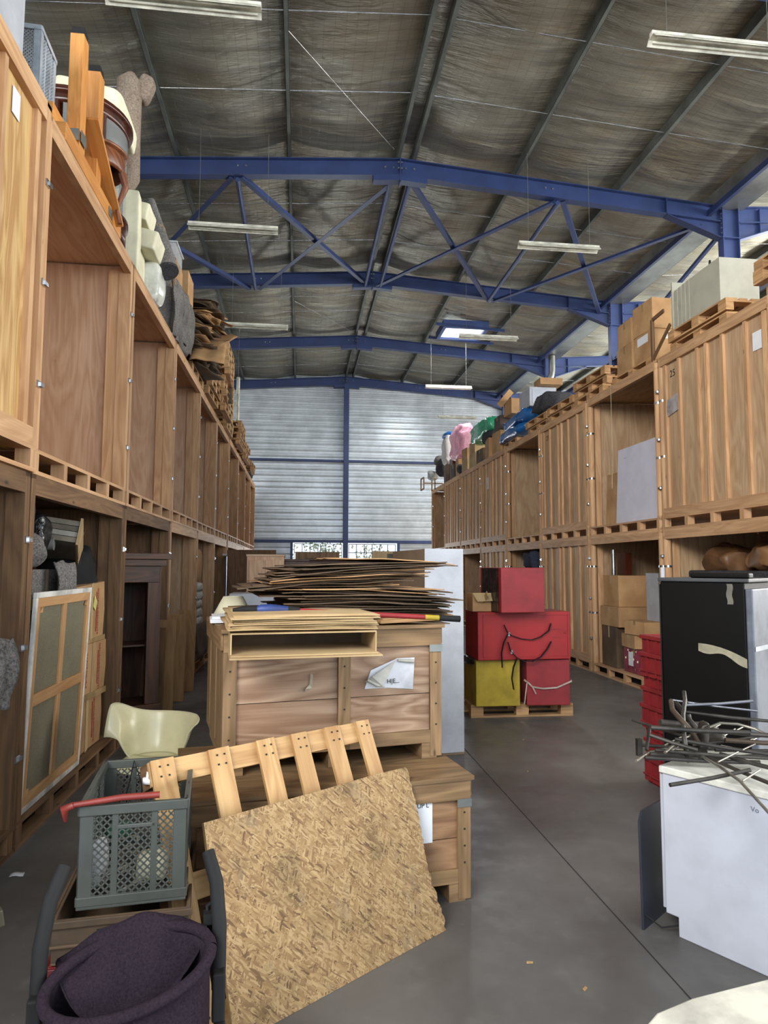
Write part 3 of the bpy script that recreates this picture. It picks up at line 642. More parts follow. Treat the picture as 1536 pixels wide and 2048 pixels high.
# ------------------------------------------------ cardboard on the big crate
ORD = ['first', 'second', 'third', 'fourth', 'fifth', 'sixth', 'seventh', 'eighth', 'ninth', 'tenth', 'eleventh', 'twelfth', 'thirteenth', 'fourteenth', 'fifteenth', 'sixteenth', 'seventeenth', 'eighteenth', 'nineteenth']
def ordw(n):
    if n < 20: return ORD[n-1]
    t, r = divmod(n, 10); return ({2: 'twentieth', 3: 'thirtieth', 4: 'fortieth'}[t] if r == 0 else {2: 'twenty-', 3: 'thirty-', 4: 'forty-'}[t]+ORD[r-1])
def sheet(name, label, cat, c, sx, sy, rz, mat, sag=.01, tilt=0, th=.006, sd=0, group=None, ty=0):
    m = MB(); m.surf(lambda u, v: ((u-.5)*sx*(1+.01*math.sin(v*9+sd)), (v-.5)*sy*(1+.012*math.sin(u*11+sd)), -sag*(2*(u-.5))**2*.9+sag*noise.noise(Vector((u*3, v*3, sd*1.7)))*1.2), 10, 6, su=sx, sv=sy)
    o = S(name, label, cat, m, mat, c, rz, group, rot=(ty, tilt, rz), solid=th); return o
g = 'flattened cartons heaped on the big crate'; z = 1.385
for k in range(44):
    s = k/43; dark = k < 16
    if k < 8: sx, cx, ti = rnd.uniform(.95, 1.1), .26+rnd.uniform(-.04, .04), .5
    elif k < 16: sx, cx, ti = rnd.uniform(.85, 1.0), .33+rnd.uniform(-.05, .05), 1
    elif k < 26: sx, cx, ti = rnd.uniform(.8, 1.05), .28+rnd.uniform(-.07, .1), rnd.uniform(0, 3)
    else: sx, cx, ti = rnd.uniform(.8, .95), .06+.018*(k-26)+rnd.uniform(-.05, .05), rnd.uniform(-3.5, -1)
    sheet('cardboard_sheet', 'flattened brown carton on the big crate, %s from the bottom of its heap' % ordw(k+1), 'cardboard', (cx, 4.15+rnd.uniform(-.05, .05), z), sx, .72+rnd.uniform(-.08, .06), 12+rnd.uniform(-7, 7), CARDD if dark or rnd.random() < .72 else CARD, rnd.uniform(.004, .014), ti, .0055, k, g)
    z += .0076
sheet('cardboard_sheet', 'bent brown carton on the very top of the heap, jutting out to the right', 'cardboard', (.5, 4.1, z+.012), .75, .5, 8, CARD, .01, 2.2, .006, 99)
# bundle in front, overhanging
g = 'flattened cartons bundled at the front edge of the big crate'
Rz = 8
for k in range(8):
    sheet('cardboard_sheet', '%s flattened pale carton from below in the bundle overhanging the big crate' % ordn[k], 'cardboard', (-.02+rnd.uniform(-.012, .012), 3.64+rnd.uniform(-.012, .012), 1.402+k*.0085), .70+rnd.uniform(-.02, .02), .78, Rz+rnd.uniform(-1, 1), CARDL, .003, rnd.uniform(-.4, .4), .006, k, g, ty=.6)
t = T('open_carton', 'flat open cardboard carton sticking out under the bundle, its dark mouth to the viewer', 'carton', (-.02, 3.62, 1.363), 0, rot=(1.5, 0, 7.5))
def cp(nm, mat, *q): m = MB(); m.bb(*q); return m.build(nm, mat, t)
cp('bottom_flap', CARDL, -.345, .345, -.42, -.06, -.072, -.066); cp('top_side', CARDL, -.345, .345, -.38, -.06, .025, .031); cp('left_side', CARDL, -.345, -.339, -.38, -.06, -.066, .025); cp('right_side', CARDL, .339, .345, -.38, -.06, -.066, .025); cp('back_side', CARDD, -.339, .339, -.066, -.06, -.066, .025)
cp('lower_lip', CARDL, -.35, .36, -.445, -.25, -.08, -.0735)
# telescopic pole, board, papers
t = T('telescopic_pole', 'red telescopic pole with a blue grip lying on the big crate', 'pole', (0, 0, 0))
m = MB(); m.tube([(-.03, 3.60, 1.462), (.70, 3.68, 1.418)], .014, 12); m.build('shaft', RED, t)
m = MB(); m.tube([(.68, 3.678, 1.419), (.77, 3.688, 1.413)], .0145, 12); m.build('yellow_band', YEL, t)
m = MB(); m.tube([(.76, 3.687, 1.414), (.88, 3.70, 1.406)], [.017, .018], 12); m.build('end_grip', BLKM, t)
m = MB(); m.tube([(-.22, 3.58, 1.47), (-.2, 3.582, 1.47), (-.15, 3.59, 1.47), (-.06, 3.597, 1.467)], [.016, .026, .028, .02], 12); m.build('blue_grip', plain('blue_grip', (40, 62, 130), .5), t)
m = MB(); m.tube([(-.34, 3.566, 1.468), (-.28, 3.57, 1.47), (-.22, 3.58, 1.47)], [.01, .02, .017], 12); m.build('black_tip', BLKM, t); m = MB(); m.tube([(-.06, 3.597, 1.467), (.0, 3.6, 1.464)], [.02, .016], 12); m.build('black_collar', BLKM, t)
m = MB(); m.bb(-.22, .22, -.3, .3, 0, .018); m.bb(-.2, .23, -.28, .3, .019, .026); S('thin_board', 'thin pale boards lying under the red pole at the right of the big crate', 'board', m, W_PAL, (.60, 4.1, 1.385), 12, rot=(0, -2, 12))
m = MB(); m.bb(-.1, .1, -.14, .14, 0, .02); m.bb(-.09, .1, -.13, .13, .021, .035); S('paper_stack', 'white papers lying on the left end of the big crate', 'paper', m, PAPER, (-.42, 4.1, 1.372), 8)
m = MB(); m.lathe([(.06, .13), (.13, 0)], n=20); S('lampshade', 'cream cone lampshade behind the cardboard heap, left side', 'lampshade', m, CREAM, (-.42, 4.42, 1.372), solid=.003)
# ------------------------------------------------ tall white cabinet
t = T('tall_cabinet', 'tall white cabinet with brown side behind the big crate', 'cabinet', (1.131, 6.12, 0), 8)
m = MB(); m.bb(0, .376, 0, .004, .02, 1.862); m.build('front_panel', ENAM2, t, .001)
m = MB(); m.bb(0, .376, .004, 1.07, .0, 1.858); m.build('body', cardboard('brown_side', (140, 120, 100), (122, 104, 86), 0), t)
# ------------------------------------------------ red and yellow boxes
def rbox(name, label, loc, rz, w, d, h, mat, cat='box'):
    t = T(name, label, cat, loc, rz); m = MB()
    m.bb(0, w, 0, d, 0, h); m.build('body', mat, t, .008); return t
yb_ = rbox('yellow_box', 'yellow box on the pallet, left under the long red box', (1.965, 7.50, .145), -1, .505, .6, .512, YEL)
m = MB(); m.blob((.06, .3, .49), (.25, .5, .1), .5, .03, 5); m.build('black_film', F_BLK, yb_)
rb_ = rbox('red_box', 'smaller red box on the pallet, tied with a pale strap', (2.55, 7.50, .145), -3, .5, .44, .512, RED)
m = MB(); pts = [(-.02, .03, .28), (.02, -.015, .25), (.06, -.02, .21), (.18, -.02, .19), (.34, -.02, .2), (.46, -.02, .25), (.515, -.01, .27), (.52, .2, .28)]
for i in range(len(pts)-1): m.bar(pts[i], pts[i+1], .006, .018, (0, 0, 1))
m.bar((.06, -.02, .21), (.1, -.022, .13), .006, .014); m.bar((.0, -.01, .25), (-.03, -.005, .02), .006, .012); m.build('pale_strap', plain('strap_pale', (196, 176, 164), .7), rb_)
rl = rbox('red_locker', 'long red metal locker lying on its side with dangling black straps', (1.964, 7.40, .665), 2, 1.087, .5, .53, RED2, 'locker')
m = MB(); m.bb(.06, .07, -.006, .0, .03, .5); m.bb(1.05, 1.06, -.006, 0, .03, .5); m.bb(.06, 1.06, -.006, 0, .03, .04); m.bb(.06, 1.06, -.006, 0, .49, .5); m.build('door_frame', RED2, rl)
for z0 in (.24, .33): m = MB(); m.bb(.86, .96, -.004, 0, z0, z0+.006); m.build('vent_slot', REDD, rl)
m = MB(); m.lathe([(0, -.012), (.012, -.012), (.012, 0)], (.0, 0, 0), 10); o = m.build('lock', BLKM, rl); o.location = (1.02, -.004, .29); o.rotation_euler = (math.pi/2, 0, 0)
def strap(nm, pts, par, w_=.028, mat=BLKM):
    m = MB(); n = len(pts)
    for i in range(n-1): m.bar(pts[i], pts[i+1], .005, w_, (0, 1, .01))
    return m.build(nm, mat, par)
strap('upper_strap', [(.30, -.01, .39), (.34, -.02, .3), (.38, -.02, .275), (.5, -.02, .235), (.62, -.02, .22), (.72, -.02, .25), (.82, -.02, .32), (.85, -.01, .40)], rl, .032)
strap('lower_strap', [(.34, -.02, .2), (.37, -.02, .1), (.44, -.02, .03), (.52, -.02, -.01), (.62, -.02, -.02), (.72, -.02, .03), (.8, -.02, .12), (.85, -.01, .2)], rl, .032)
strap('strap_tail', [(.34, -.022, .29), (.29, -.02, .19), (.265, -.02, .08), (.27, -.02, -.08)], rl, .036); strap('strap_tail', [(.44, -.022, .02), (.4, -.02, -.08), (.38, -.02, -.2), (.4, -.02, -.32)], rl, .04)
m = MB(); m.bb(-.012, .012, -.01, 0, -.02, .02); o = m.build('buckle', CHROME, rl); o.location = (.35, -.018, .285); m = MB(); m.bb(-.012, .012, -.01, 0, -.02, .02); o = m.build('buckle', CHROME, rl); o.location = (.38, -.018, .09)
rt_ = rbox('red_cube', 'red cube box on top of the red locker, its side in black film', (2.17, 7.18, 1.20), 5, .505, .66, .49, RED)
m = MB(); m.surf(lambda u, v: (-.01-.012*noise.noise(Vector((u*9, v*3, 1))), .06+u*.52, .0+v*.485), 24, 10); m.build('black_film', F_BLK, rt_)
t = T('open_box', 'small open cardboard box with a raised flap beside the red cube', 'carton', (1.92, 7.45, 1.20), 3)
for nm, q in (('front_side', (0, .25, 0, .004, 0, .17)), ('left_side', (0, .004, .004, .2, 0, .2)), ('right_side', (.246, .25, .004, .2, 0, .17)), ('back_side', (0, .25, .196, .2, 0, .2)), ('bottom', (.004, .246, .004, .196, 0, .004))): m = MB(); m.bb(*q); m.build(nm, CARD, t)
m = MB(); m.bar((.135, -.0, .17), (.135, -.035, .115), .22, .004, (1, 0, 0)); m.add([(.0, 0, .205), (.25, 0, .205), (.27, -.05, .12), (.04, -.05, .11)], [(0, 1, 2, 3)]); m.build('flap', CARDL, t, 0, .003)
PLT.location = (2.53, 8.0, 0)
# ------------------------------------------------ stacked red crates + fridge
RCR = None
def red_crate(label, loc, rz):
    t = T('stacking_crate', label, 'crate', loc, rz, 'red stacking crates beside the black fridge'); w, d, h = .4, .42, .21
    for nm, q in (('front_side', (0, w, 0, .012, .02, h)), ('back_side', (0, w, d-.012, d, .02, h)), ('left_side', (0, .012, .012, d-.012, .02, h)), ('right_side', (w-.012, w, .012, d-.012, .02, h)), ('bottom', (.02, w-.02, .02, d-.02, 0, .02))): m = MB(); m.bb(*q); m.build(nm, RED, t, .003)
    for q in ((-.02, w+.02, -.02, .0, h-.03, h), (-.02, 0, 0, d, h-.03, h), (-.015, 0, 0, d, .06, .075)): m = MB(); m.bb(*q); m.build('rim', RED, t, .003)
    for x in (.05, .15, .25, .35): m = MB(); m.bb(x-.008, x+.008, -.014, 0, .03, h-.03); m.build('rib', RED, t)
    for y in (.08, .2, .32): m = MB(); m.bb(-.014, 0, y-.008, y+.008, .03, h-.03); m.build('rib', RED, t)
    return t
od = ['bottom', 'second from below', 'third from below', 'fourth from below', 'fifth from below', 'sixth from below', 'seventh from below', 'top']
for k in range(8):
    lb = 'red plastic stacking crate beside the black fridge, %s of the stack' % od[k]
    loc = (2.77+.008*(k % 3), 4.83+.01*(k % 2), .135*k)
    RCR = red_crate(lb, loc, 3) if k == 0 else (dup(RCR, loc, 3+rnd.uniform(-2, 2), lb) and RCR)
fr = T('fridge', 'tall black fridge with a silver door, standing at the right', 'fridge', (2.45, 4.4, 0), -50)
m = MB(); m.bb(0, .53, 0, .6, .02, 1.60); m.build('body', BLACK, fr, .008)
m = MB(); m.bb(.53, .575, .005, .595, .06, 1.56); m.build('silver_door', SILV, fr, .008)
m = MB(); m.bb(-.008, .0, .0, .03, .02, 1.58); m.build('edge_trim', BLKM, fr)
m = MB(); m.bb(-.01, .56, -.015, .61, 1.60, 1.625); m.build('top_cover', plain('lid_grey', (60, 62, 66), .5), fr, .006); m = MB(); m.bb(.2, .56, .0, .1, 1.625, 1.66); m.build('hinge_cover', BLACK, fr, .01)
m = MB(); m.surf(lambda u, v: (.24+u*.29, -.003-.004*noise.noise(Vector((u*14, v*4, 1))), 1.20-u*u*.08-v*(.05+.012*math.sin(u*9))), 22, 3); m.build('tape_strip', plain('crumpled_tape', (150, 144, 122), .45), fr)
m = MB(); m.surf(lambda u, v: (.425+v*.035+.004*math.sin(u*9), -.003, 1.59-u*.13), 8, 2); m.build('tape_strip', plain('crumpled_tape2', (120, 116, 104), .5), fr)
m = MB(); m.surf(lambda u, v: (.578, .01+u*.58, 1.17+.03*v-.01*u), 8, 2); m.build('tape_strip', plain('pale_tape', (190, 196, 204), .4), fr)
# ------------------------------------------------ white appliance with the heap of metal tubes
wa = T('white_appliance', 'white kitchen appliance at the right, its worktop under a heap of metal tubes', 'appliance', (1.72, 3.12, 0), -59)
m = MB(); m.prism([(.06, 0), (.62, 0), (.62, .72), (0, .72), (0, .085), (.06, .085)], 0, .6, 'y'); m.build('body', ENAM, wa, .004)
m = MB(); m.bb(-.012, .63, -.01, .61, .722, .755); m.build('worktop', plain('worktop_white', (222, 222, 214), .4), wa, .005)
m = MB(); m.bb(-.02, .0, .01, .59, .1, .715); m.build('door', ENAM, wa, .004)
text('Vo', .03, plain('scribble', (110, 110, 130), .8), 'scribble', wa, (.42, -.002, .665), (90, 0, 0))
cd_ = MB(); cd_.tube([(.05, .02, .04), (.0, -.04, .03), (-.08, -.05, .06), (-.12, .02, .2)], .004, 6); cd_.build('power_cord', BLKM, wa)
m = MB(); m.prism([(0, 0), (.36, 0), (.36, .5), (.13, .5), (.09, .46)], 0, .012); S('dark_board', 'dark board leaning behind the white appliance, near the floor', 'panel', m, plain('panel_dark', (34, 38, 50), .5), (1.62, 3.14, 0), 30, rot=(-6, 0, 38))
def wpt(x, y, z): # pixel ray to a height: only used to find metric positions of the tubes
    d = fw+r2*((x-768)/FPX)-u2*((y-1024)/FPX); k = (z-1.69)/d.z; return Vector((0, 0, 1.69))+d*k
TB = [(1310, 1500, .84, 1560, 1518, .82, .008, 'd'), (1350, 1478, .88, 1560, 1512, .83, .009, 'd'), (1395, 1505, .82, 1560, 1575, .8, .009, 'd'), (1385, 1490, .84, 1545, 1468, .9, .007, 'd'), (1300, 1508, .81, 1450, 1512, .81, .01, 'd'), (1420, 1515, .8, 1560, 1508, .82, .009, 'd'), (1265, 1440, .86, 1430, 1490, .84, .008, 'd'), (1302, 1455, .93, 1500, 1465, .93, .011, 'd'), (1300, 1470, .90, 1395, 1500, .86, .009, 'd'), (1278, 1490, .83, 1480, 1500, .80, .008, 'd'), (1290, 1515, .8, 1520, 1525, .80, .01, 'd'),
      (1340, 1570, .79, 1500, 1540, .82, .009, 'd'), (1370, 1410, .98, 1505, 1402, .98, .008, 's'), (1345, 1400, .98, 1515, 1422, .96, .006, 's'), (1372, 1424, .96, 1560, 1444, .94, .008, 'd'), (1320, 1445, .92, 1400, 1450, .9, .017, 'd'), (1430, 1500, .83, 1600, 1500, .83, .008, 'd'), (1440, 1508, .82, 1600, 1550, .81, .01, 'd'), (1450, 1480, .87, 1600, 1488, .86, .011, 'b'), (1420, 1460, .9, 1600, 1475, .9, .011, 'd')]
MBR = plain('rusty_tube', (92, 74, 60), .6, .2)
hp = T('tube_heap', 'heap of dark and chromed metal tubes tangled on the white appliance', 'scrap metal', (1.95, 3.1, .757))
inv = Vector((1.95, 3.1, .757))
def tb(nm, pts, r, mat, n=8): m = MB(); m.tube([Vector(p)-inv for p in pts], r, n); return m.build(nm, mat, hp)
for x0, y0, z0, x1, y1, z1, r, k in TB:
    a, c_ = wpt(x0, y0, z0), wpt(x1, y1, z1); tb('tube', [a, (a+c_)/2+Vector((0, 0, -.004)), c_], r, {'d': STEELD, 's': plain('steel_blue_tube', (120, 124, 134), .3, .6), 'b': MBR}[k])
def arc(pts, z, r, mat, nm='bent_tube'): tb(nm, [wpt(x, y, zz) for (x, y), zz in zip(pts, z)], r, mat, 8)
CH2 = plain('chrome_tube', (150, 145, 134), .32, .7)
arc([(1272, 1522), (1300, 1504), (1330, 1498), (1365, 1499), (1400, 1510), (1440, 1534), (1480, 1562), (1510, 1595), (1540, 1628)], [.80, .81, .82, .82, .82, .82, .81, .80, .79], .007, CH2)
arc([(1330, 1505), (1360, 1480), (1400, 1462), (1440, 1446), (1475, 1448), (1510, 1458), (1545, 1475)], [.84, .87, .9, .92, .92, .9, .88], .007, CH2)
arc([(1368, 1384), (1370, 1400), (1366, 1430), (1368, 1470), (1372, 1500), (1376, 1522)], [1.02, 1.0, .96, .9, .84, .78], .011, STEELD)
arc([(1342, 1402), (1345, 1420), (1362, 1440), (1385, 1465), (1400, 1490)], [.98, .97, .95, .9, .84], .013, MBR); arc([(1352, 1405), (1372, 1432), (1392, 1455), (1410, 1480)], [.97, .94, .9, .85], .012, STEELD)
for a, c_ in (((1330, 1490), (1362, 1474)), ((1345, 1500), (1372, 1485)), ((1420, 1460), (1444, 1447)), ((1462, 1466), (1490, 1452)), ((1448, 1472), (1470, 1458)), ((1500, 1484), (1530, 1466)), ((1485, 1500), (1510, 1488)), ((1436, 1524), (1476, 1504)), ((1485, 1562), (1520, 1540)), ((1500, 1480), (1524, 1472))):
    tb('chrome_rod', [wpt(*a, .86), wpt(*c_, .86)], .004, CH2, 6)
m = MB(); m.blob(wpt(1428, 1470, .84)-inv, (.12, .06, .08), .8, .02, 14); m.build('clamp_jaw', plain('greasy_clamp2', (54, 46, 40), .5, .3), hp); m = MB(); m.blob(wpt(1405, 1480, .86)-inv, (.07, .07, .19), .8, .03, 14); m.build('clamp_joint', plain('greasy_clamp', (50, 44, 40), .5, .3), hp)
m = MB(); m.blob(wpt(1375, 1435, .93)-inv, (.045, .045, .06), .8, .01, 14); m.build('clamp_joint', STEELD, hp)
m = MB(); p = wpt(1278, 1490, .83)-inv; m.bb(p.x-.012, p.x+.012, p.y-.012, p.y+.012, p.z-.05, p.z+.03); m.build('end_fitting', STEELD, hp); m = MB(); m.tube([wpt(1300, 1455, .92)-inv, wpt(1293, 1500, .84)-inv], .008, 8); m.build('end_fitting', STEELD, hp)
# white rounded piece in the corner
m = MB(); m.prism([(.0, .0), (.06, .11), (.16, .17), (.3, .2), (.6, .22), (.6, -.5), (-.1, -.5)], 0, .035, 'z'); m.prism([(.02, -.02), (.08, .07), (.17, .12), (.3, .15), (.58, .17), (.58, -.48), (-.06, -.48)], -.42, -.001, 'z')
S('white_basin', 'white rounded top edge in the bottom right corner', 'basin', m, plain('basin_white', (214, 212, 200), .35), (.86, 1.68, .43), 8, bevel=.006)
# ------------------------------------------------ shell chair
def shell(u, v):
    a = math.pi*(1.10-1.16*u); h = .30+.09*math.exp(-((u-.14)/.16)**2)-.03*max(0, u-.8)/.2
    x = .27*math.cos(a)*(.55+.45*v**.8); y = .24*math.sin(a)*(.55+.45*v); f = max(0, v-.72)/.28
    z = h*v**1.5-(.16*max(0, .09-u)/.09*v**2)
    x += -.07*f*max(0, 1-u*2.2)+.035*f*max(0, u-.6)/.4; z -= .035*f*f
    return (x, y, z)
t = T('shell_armchair', 'cream moulded plastic shell armchair behind the grey crate', 'chair', (-.98, 4.95, 0), -8)
m = MB(); m.surf(shell, 40, 16); m.surf(lambda u, v: (shell(u, 0)[0]*v, shell(u, 0)[1]*v, -.02*(1-v)), 40, 5); o = m.build('shell', SHELL, t, 0, .008); o.location = (0, 0, .38)
m = MB(); m.surf(lambda u, v: (-.18+.36*u, -.30+.34*v, .37+.02*(2*u-1)**2-.02*(1-v)**3), 10, 8); m.build('seat', SHELL, t, 0, .008)
for x, y in ((-.2, -.18), (.2, -.18), (-.2, .18), (.2, .18)): m = MB(); m.tube([(x*.6, y*.6, .38), (x, y, 0)], .008, 8); m.build('leg', BLKM, t)
m = MB(); m.tube([(-.015, 0, 0), (-.03, 0, .12), (0, .0, .27), (.035, 0, .16), (.035, 0, 0)], .003, 6); S('bent_wire', 'thin bent wire standing up from the grey crate in front of the shell chair', 'wire', m, BLKM, (-.72, 3.2, .56), 10)
# ------------------------------------------------ grey lattice crate on red crates
def lattice(t, fn, w, h, mat, nm='lattice', st=.026, th=.0035):
    m = MB(); n = int((w+h)/st)
    for s in (1, -1):
        for k in range(n+1):
            c0 = k*st; 
            if s == 1: xa, za, xb, zb = max(0, c0-h), min(c0, h), min(c0, w), max(0, c0-w)
            else: xa, za, xb, zb = max(0, c0-h), h-min(c0, h), min(c0, w), h-max(0, c0-w)
            p, q = Vector(fn(xa, za)), Vector(fn(xb, zb))
            if (p-q).length > .01: m.bar(p, q, th, th*1.5)
    o = m.build(nm, mat, t); return o
def lat_crate(name, label, loc, rz, w, d, h, mat, cat='crate'):
    t = T(name, label, cat, loc, rz)
    def p(nm, *q): m = MB(); m.bb(*q); return m.build(nm, mat, t, .003)
    p('bottom', 0, w, 0, d, 0, .012)
    for y, nm in ((0, 'front'), (d-.008, 'back')):
        for x0, x1 in ((0, .05), (w*.30, w*.36), (w*.66, w*.72), (w-.05, w)): p(nm+'_rib', x0, x1, y, y+.008, .012, h)
        p(nm+'_rail', 0, w, y-.004, y+.012, .012, .045); p(nm+'_rail', 0, w, y-.006, y+.014, h-.035, h); p(nm+'_rail', w*.33, w*.7, y, y+.008, h-.09, h-.075)
        lattice(t, lambda a, b_, yy=y: (a+.04, yy+.004, b_+.04), w-.08, h-.08, mat, nm+'_lattice')
    for x in (0, w-.008):
        for y0, y1 in ((.0, .05), (d*.3, d*.35), (d*.65, d*.7), (d-.05, d)): p('side_rib', x, x+.008, y0, y1, .012, h)
        p('side_rail', x-.004, x+.012, 0, d, .012, .045); p('side_rail', x-.006, x+.014, 0, d, h-.035, h)
        lattice(t, lambda a, b_, xx=x: (xx+.004, a+.04, b_+.04), d-.08, h-.08, mat, 'side_lattice')
    return t
gc = lat_crate('lattice_crate', 'grey plastic lattice crate full of odds and ends, in the left foreground', (-.775, 2.62, .47), 7, .375, .60, .36, GREYP)
# odds and ends inside
def inside(nm, label, cat, mb, mat, loc, rz=0): return S(nm, label, cat, mb, mat, loc, rz)
m = MB(); m.blob((0, 0, 0), (.07, .1, .18), .7, .015, 8); inside('white_bottle', 'white container inside the grey lattice crate, left side', 'container', m, PAPER, (-.74, 2.75, .58))
m = MB()
for k in range(7):
    c0 = Vector((rnd.uniform(-.1, .1), rnd.uniform(-.12, .12), .02+k*.011)); r0 = rnd.uniform(.05, .09); m.tube([c0+Vector((r0*math.cos(a/8*math.pi), r0*math.sin(a/8*math.pi)*1.2, .012*math.sin(a))) for a in range(17)], .005, 6)
inside('coiled_cable', 'coils of grey cable at the bottom of the grey lattice crate', 'cable', m, plain('cable_grey', (150, 146, 132), .5), (-.62, 2.85, .487))
m = MB(); m.blob((0, 0, 0), (.09, .06, .05), .6, .01, 8); inside('green_cloth', 'small green thing inside the grey lattice crate', 'cloth', m, plain('green', (30, 100, 70), .6), (-.66, 2.72, .71))
m = MB(); m.blob((0, 0, 0), (.12, .12, .1), .6, .01, 8); inside('beige_lump', 'beige object inside the grey lattice crate, right side', 'object', m, CREAM, (-.55, 2.8, .545))
m = MB(); m.lathe([(.0, .045), (.02, .045), (.022, .02), (.035, .018), (.035, .0), (0, 0)], n=12); inside('white_socket', 'small white plastic fitting on the rim of the grey lattice crate', 'fitting', m, PAPER, (-.6, 2.98, .80))
m = MB(); m.tube([(-.16, 0, 0), (.0, .01, .012), (.13, .02, .01)], [.01, .012, .012], 8); m.tube([(-.16, 0, 0), (-.19, .0, -.01), (-.19, .02, -.06)], [.012, .016, .006], 8); inside('red_handled_tool', 'red handled tool lying across the rim of the grey lattice crate', 'tool', m, plain('tool_red', (140, 52, 44), .5), (-.63, 2.62, .842), 6)
for k, (z0, mt) in enumerate(((.0, REDD), (.155, REDD), (.31, plain('crate_brown', (84, 66, 48), .7)))):
    t = T('shallow_crate', ['dark red shallow crate on the floor under the grey lattice crate', 'dark red shallow crate, middle of the three under the grey lattice crate', 'brown shallow crate directly under the grey lattice crate'][k], 'crate', (-.86+.01*k, 2.58, z0), 6)
    for nm, q in (('front_side', (0, .46, 0, .012, .01, .15)), ('back_side', (0, .46, .6, .612, .01, .15)), ('left_side', (0, .012, .012, .6, .01, .15)), ('right_side', (.448, .46, .012, .6, .01, .15)), ('bottom', (.0, .46, .0, .612, 0, .01)), ('rim', (-.012, .472, -.012, 0, .125, .15)), ('rim', (-.012, .472, -.012, 0, .06, .07)), ('rim', (-.012, 0, 0, .612, .125, .15))):
        m = MB(); m.bb(*q); m.build(nm, mt, t, .003)
    m = MB(); m.bb(.15, .3, -.014, -.012, .085, .115); m.build('hand_slot', BLKM, t)
# ------------------------------------------------ stroller
t = T('stroller', 'folded stroller with a dark purple seat and black foam handles, bottom left', 'stroller', (-.44, 1.98, 0), 8)
RR = lambda a: (.205*math.cos(a), .11*math.sin(a))
m = MB(); m.surf(lambda u, v: (RR(u*2*math.pi)[0]*(1+.09*v-.12*v*v)+.01*math.sin(u*30)*v, RR(u*2*math.pi)[1]*(1+.3*v), .60-.52*v+.035*math.cos(u*2*math.pi)*(1-v)+.045*math.sin(u*2*math.pi)*(1-v)+.01*noise.noise(Vector((u*9, v*4, 1)))), 48, 16, True, su=1.2, sv=.5); m.build('seat_bag', PURP, t, 0, .005)
m = MB(); m.tube([(RR(a*math.pi/16)[0]*1.03, RR(a*math.pi/16)[1]*1.05, .605+.035*math.cos(a*math.pi/16)+.045*math.sin(a*math.pi/16)) for a in range(33)], .016, 10, False); m.build('rim_piping', PURP, t)
m = MB(); m.surf(lambda u, v: (-.20+.40*u, .10-.13*math.sin(v*1.57)*math.sin(math.pi*u)**.5+.02*(1-v), .62+.075*math.sin(math.pi*u)*(1-v)**2-.16*v*math.sin(math.pi*u)+.035*(u-.5)+.03*noise.noise(Vector((u*4, v*3, 8)))), 30, 14, su=.4, sv=.3); m.build('hood_cloth', PURP, t, 0, .004)
for s in (-1, 1):
    x = .235*s; m = MB(); m.tube([(x-.0*s, .05, .5), (x, .07, .66), (x-.01*s, .12, .76), (x-.035*s, .17, .83)], [.02, .021, .021, .019], 12); m.build('foam_handle', BLKM, t)
    m = MB(); m.tube([(x, .05, .52), (x+.01*s, 0, .3), (x+.0*s, -.08, .05)], .011, 10); m.build('frame_tube', plain('frame_black', (40, 40, 44), .4), t)
    m = MB(); m.bb(x-.018, x+.018, .01, .05, .43, .56); m.bb(x-.012, x+.02, -.01, .03, .35, .43); m.build('hinge', BLKM, t, .006)
    m = MB(); m.tube([(x, .03, .3), (x-.02*s, .1, .15), (x, .2, .05)], .009, 8); m.build('frame_tube', plain('frame_grey', (96, 100, 108), .4, .4), t)
    for yy in (-.08, .2): m = MB(); m.lathe([(0, -.012), (.04, -.012), (.048, 0), (.04, .012), (0, .012)], n=16); o = m.build('wheel', BLKM, t); o.location = (x, yy, .048); o.rotation_euler = (0, math.pi/2, 0)
m = MB(); m.tube([(.205, .09, .66), (.2, .11, .7), (.225, .1, .72)], .006, 6); m.bb(.19, .23, .08, .11, .66, .69); m.build('latch_hook', BLKM, t)
# floor litter and a dark rail at the left edge
m = MB(); m.surf(lambda u, v: (u*.22, v*.16, .035*math.sin(u*3.1)*v+.001+.02*v*v), 8, 5); S('cardboard_scrap', 'curled scrap of cardboard on the floor in the bottom left corner', 'cardboard', m, CARD, (-.96, 2.05, 0.003), 25, solid=.003)
m = MB(); m.surf(lambda u, v: (u*.07, v*.05, .002+.004*math.sin(u*5)), 4, 3); S('paper_scrap', 'small paper scrap on the floor at the foot of the left container', 'paper', m, PAPER, (-1.55, 4.05, .002), 10, solid=.001)
m = MB(); m.bar((-1.25, 2.1, .54), (-.90, 2.32, .61), .035, .05); m.bar((-1.22, 2.12, .0), (-1.22, 2.12, .54), .03, .03); S('dark_rail', 'dark metal rail end poking in at the lower left edge', 'rail', m, plain('rail_dark', (62, 58, 48), .5), bevel=.003)
for k, (x, y) in enumerate(((1.0, 2.95), (1.16, 2.75), (.95, 4.7), (1.9, 5.6), (1.35, 2.3), (.6, 2.2), (2.2, 6.6))):
    m = MB(); m.bb(-.012, .012, -.005, .005, 0, .004, .002); S('wood_chip', 'tiny pale splinter lying on the concrete floor', 'splinter', m, W_NEW, (x, y, .0005), rnd.uniform(0, 180), 'splinters on the floor')

